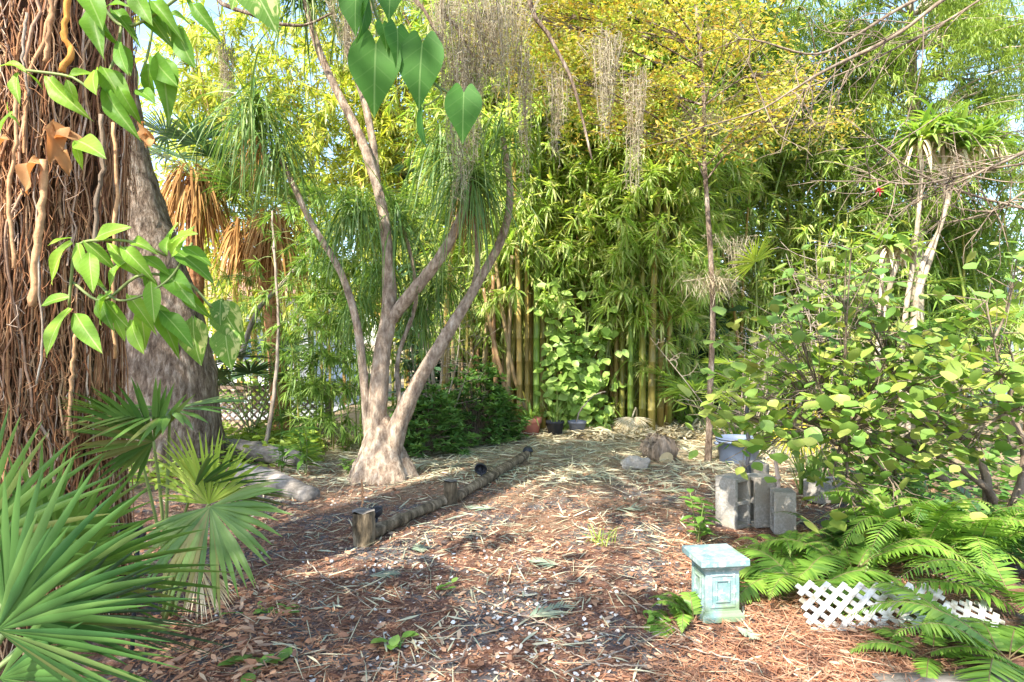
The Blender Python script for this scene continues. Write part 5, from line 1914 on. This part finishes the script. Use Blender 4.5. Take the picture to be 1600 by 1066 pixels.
nz2 = lambda s, o: (lambda X, Y: (np.sin(X * s + o) * np.cos(Y * s * 1.1 + 2 * o) + np.sin(X * s * 2.3 + Y * 1.7 + o) * .6 + U(-.9, .9, len(X))) > .0)
litter('fallen_leaves', 3000, (250, 1400), (2.5, 7.5), .062, .022, 'litter_leaf', 'brown and rusty fallen leaves strewn over the path', prof=OVAL, pw=1.2)
litter('pine_needles', 24000, (250, 1500), (2.5, 8), .09, .0042, 'needle', 'reddish brown needles matted over the soil', tilt=.1, pw=1.2, mask=nz2(2.1, 1.))
litter('pine_needles', 7000, (1040, 1420), (2.6, 4.8), .11, .0045, 'needle', 'thick rusty needle bed around the teal pedestal', tilt=.12, lift=.035)
litter('bamboo_litter', 6000, (450, 1250), (6.4, 10.2), .22, .014, 'litter_straw', 'pale straw leaves covering the ground before the pots', tilt=.12, lift=.03)
litter('bamboo_litter', 3600, (380, 1350), (4.4, 10.4), .2, .012, 'litter_straw', 'grey green and straw bamboo leaves covering the far path', tilt=.1, mask=nz2(1.7, 2.))
litter('bamboo_litter', 380, (380, 1250), (2.6, 5), .17, .011, 'litter_straw', 'scattered straw bamboo leaves on the near path', tilt=.1)
litter('bamboo_sheaths', 1700, (900, 1130), (9.3, 10.8), .22, .035, 'pale_sheath', 'pale dry bamboo sheaths heaped at the foot of the canes', tilt=.25, lift=.1)
litter('bamboo_sheaths', 500, (700, 880), (9.0, 10.8), .26, .04, 'pale_sheath', 'dry straw leaves around the plant pots', tilt=.1, lift=.02)
litter('shell_fragments', 1100, (0, 0), (2.5, 4.3), .026, .023, 'shell', 'small white shell fragments scattered on the near soil', prof=OVAL, seg=4, bend=.6, xf=(760, 150), lift=.014, pw=1.1, mask=nz2(3.1, .4))
litter('shell_fragments', 500, (400, 1150), (2.6, 6.2), .024, .02, 'shell', 'sparse white shell fragments over the middle of the path', prof=OVAL, seg=4, bend=.6, lift=.012, mask=nz2(2.6, 2.4))
litter('fallen_leaves', 900, (180, 460), (2.6, 5.8), .075, .024, 'litter_leaf', 'dry brown leaves beneath the small fan palm', prof=LANCE, lift=.05)


litter('leaf_crumbs', 34000, (200, 1480), (2.5, 7.2), .022, .009, 'litter_leaf', 'fine crumbled leaf bits over the soil', seg=1, lift=.008, tilt=.1, pw=1.2, prof=lambda t: 1 - .5 * t)
litter('straw_bits', 9000, (250, 1450), (3.6, 9), .07, .0035, 'litter_straw', 'fine pale straw bits over the path', seg=2, bend=.5, lift=.014, tilt=.08, pw=1.1)
litter('straw_bits', 700, (250, 1450), (2.6, 8), .3, .0045, 'litter_straw', 'long thin curved straws over the path', seg=7, bend=.1, lift=.02, tilt=.04, pw=1.1)


def twigs():
    for i, (x0, y0, x1, y1) in enumerate(((1090, 1010, 930, 900), (640, 1040, 560, 990), (1010, 1045, 870, 1015), (905, 1000, 760, 945), (480, 880, 570, 945), (880, 1055, 1060, 985), (720, 1035, 760, 940), (640, 905, 700, 880), (1180, 1040, 1040, 1010), (560, 1055, 720, 1035))):
        a, b = G(x0, y0) + A(0, 0, .012), G(x1, y1) + A(0, 0, .018)
        m = (a + b) / 2 + A(N_(0, .03), N_(0, .03), .008)
        stick('fallen_twig', [a, m, b], .0042, .002, 'pale_twig', [
            'long straw twig pointing at the pedestal foot', 'short twig on the near soil at lower left', 'straight twig near the bottom edge right of middle', 'twig lying across the shell fragments',
            'curved twig beside the nearest post shadow', 'pale stalk at the bottom running up toward the pedestal', 'thin twig standing out upright in the shell patch', 'small twig in front of the middle post',
            'thin twig below the pedestal', 'pale stalk along the bottom edge'][i], 'twig')


twigs()


def fallen_spray(px, py, yaw, L, label, n=13):
    b = G(px, py) + A(0, 0, .02)
    mb = MB()
    frond(mb, b, A(math.cos(yaw), math.sin(yaw), .05), L, .06, n, L * .42, .017, .75, rs=.003, t0=.15, drop=.02, lg=.05)
    tag(mb.build('fallen_spray', [M['fallen_frond'], M['pale_twig']], base=b), label, 'fallen spray', 'fallen bamboo sprays on the path')


for a in ((815, 975, .6, .36, 'largest fallen grey green spray in front of the shell patch'), (1150, 985, -1.2, .16, 'small spray at the foot of the teal pedestal'), (570, 905, .2, .22, 'fallen spray on the left of the near path'),
          (660, 870, 1.9, .22, 'fallen spray in front of the nearer edging log'), (950, 800, .2, .36, 'fallen spray in the middle of the path'), (880, 890, 2.6, .26, 'fallen spray right of the yellow grass tuft shade'), (780, 800, 2.8, .34, 'fallen spray beside the farther edging log'),
          (900, 750, .3, .45, 'fallen spray in front of the grey rock'), (1020, 770, .0, .4, 'fallen spray left of the concrete blocks'), (760, 748, .5, .3, 'blue green spray tucked against the edging log')):
    fallen_spray(*a)

# ------------------------------------------------------------------ camera, light, world
cam = bpy.data.cameras.new('camera')
cam.lens = 22.5
cam.sensor_width = 36
cam.clip_start = .05
cam.clip_end = 2000
co = bpy.data.objects.new('camera', cam)
C.objects.link(co)
co.location = (0, 0, EYE)
co.rotation_euler = (PI / 2, 0, 0)
bpy.context.scene.camera = co

SUN_EL, SUN_AZ = math.radians(47), math.radians(212)   # azimuth clockwise from +Y: behind the camera, to the left
sd = Vector((math.sin(SUN_AZ) * math.cos(SUN_EL), math.cos(SUN_AZ) * math.cos(SUN_EL), math.sin(SUN_EL)))
sl = bpy.data.lights.new('sun', 'SUN')
sl.energy = 3.9
sl.angle = math.radians(.53)
sl.color = (1, .94, .84)
so = bpy.data.objects.new('sun', sl)
C.objects.link(so)
so.rotation_euler = (-sd).to_track_quat('-Z', 'Y').to_euler()
so.location = sd * 30

wd = bpy.data.worlds.new('World')
bpy.context.scene.world = wd
wd.use_nodes = True
nt = wd.node_tree
bg = nt.nodes['Background']
sky = nt.nodes.new('ShaderNodeTexSky')
sky.sky_type = 'NISHITA'
sky.sun_disc = False
sky.sun_elevation = SUN_EL
sky.sun_rotation = SUN_AZ
nt.links.new(sky.outputs[0], bg.inputs[0])
bg.inputs[1].default_value = .15

sc = bpy.context.scene
sc.view_settings.view_transform = 'Standard'
sc.view_settings.look = 'None'
sc.view_settings.exposure = 2.05
sc.view_settings.gamma = 1
sc.cycles.max_bounces = 8
sc.cycles.diffuse_bounces = 4
sc.cycles.glossy_bounces = 2
sc.cycles.transmission_bounces = 4
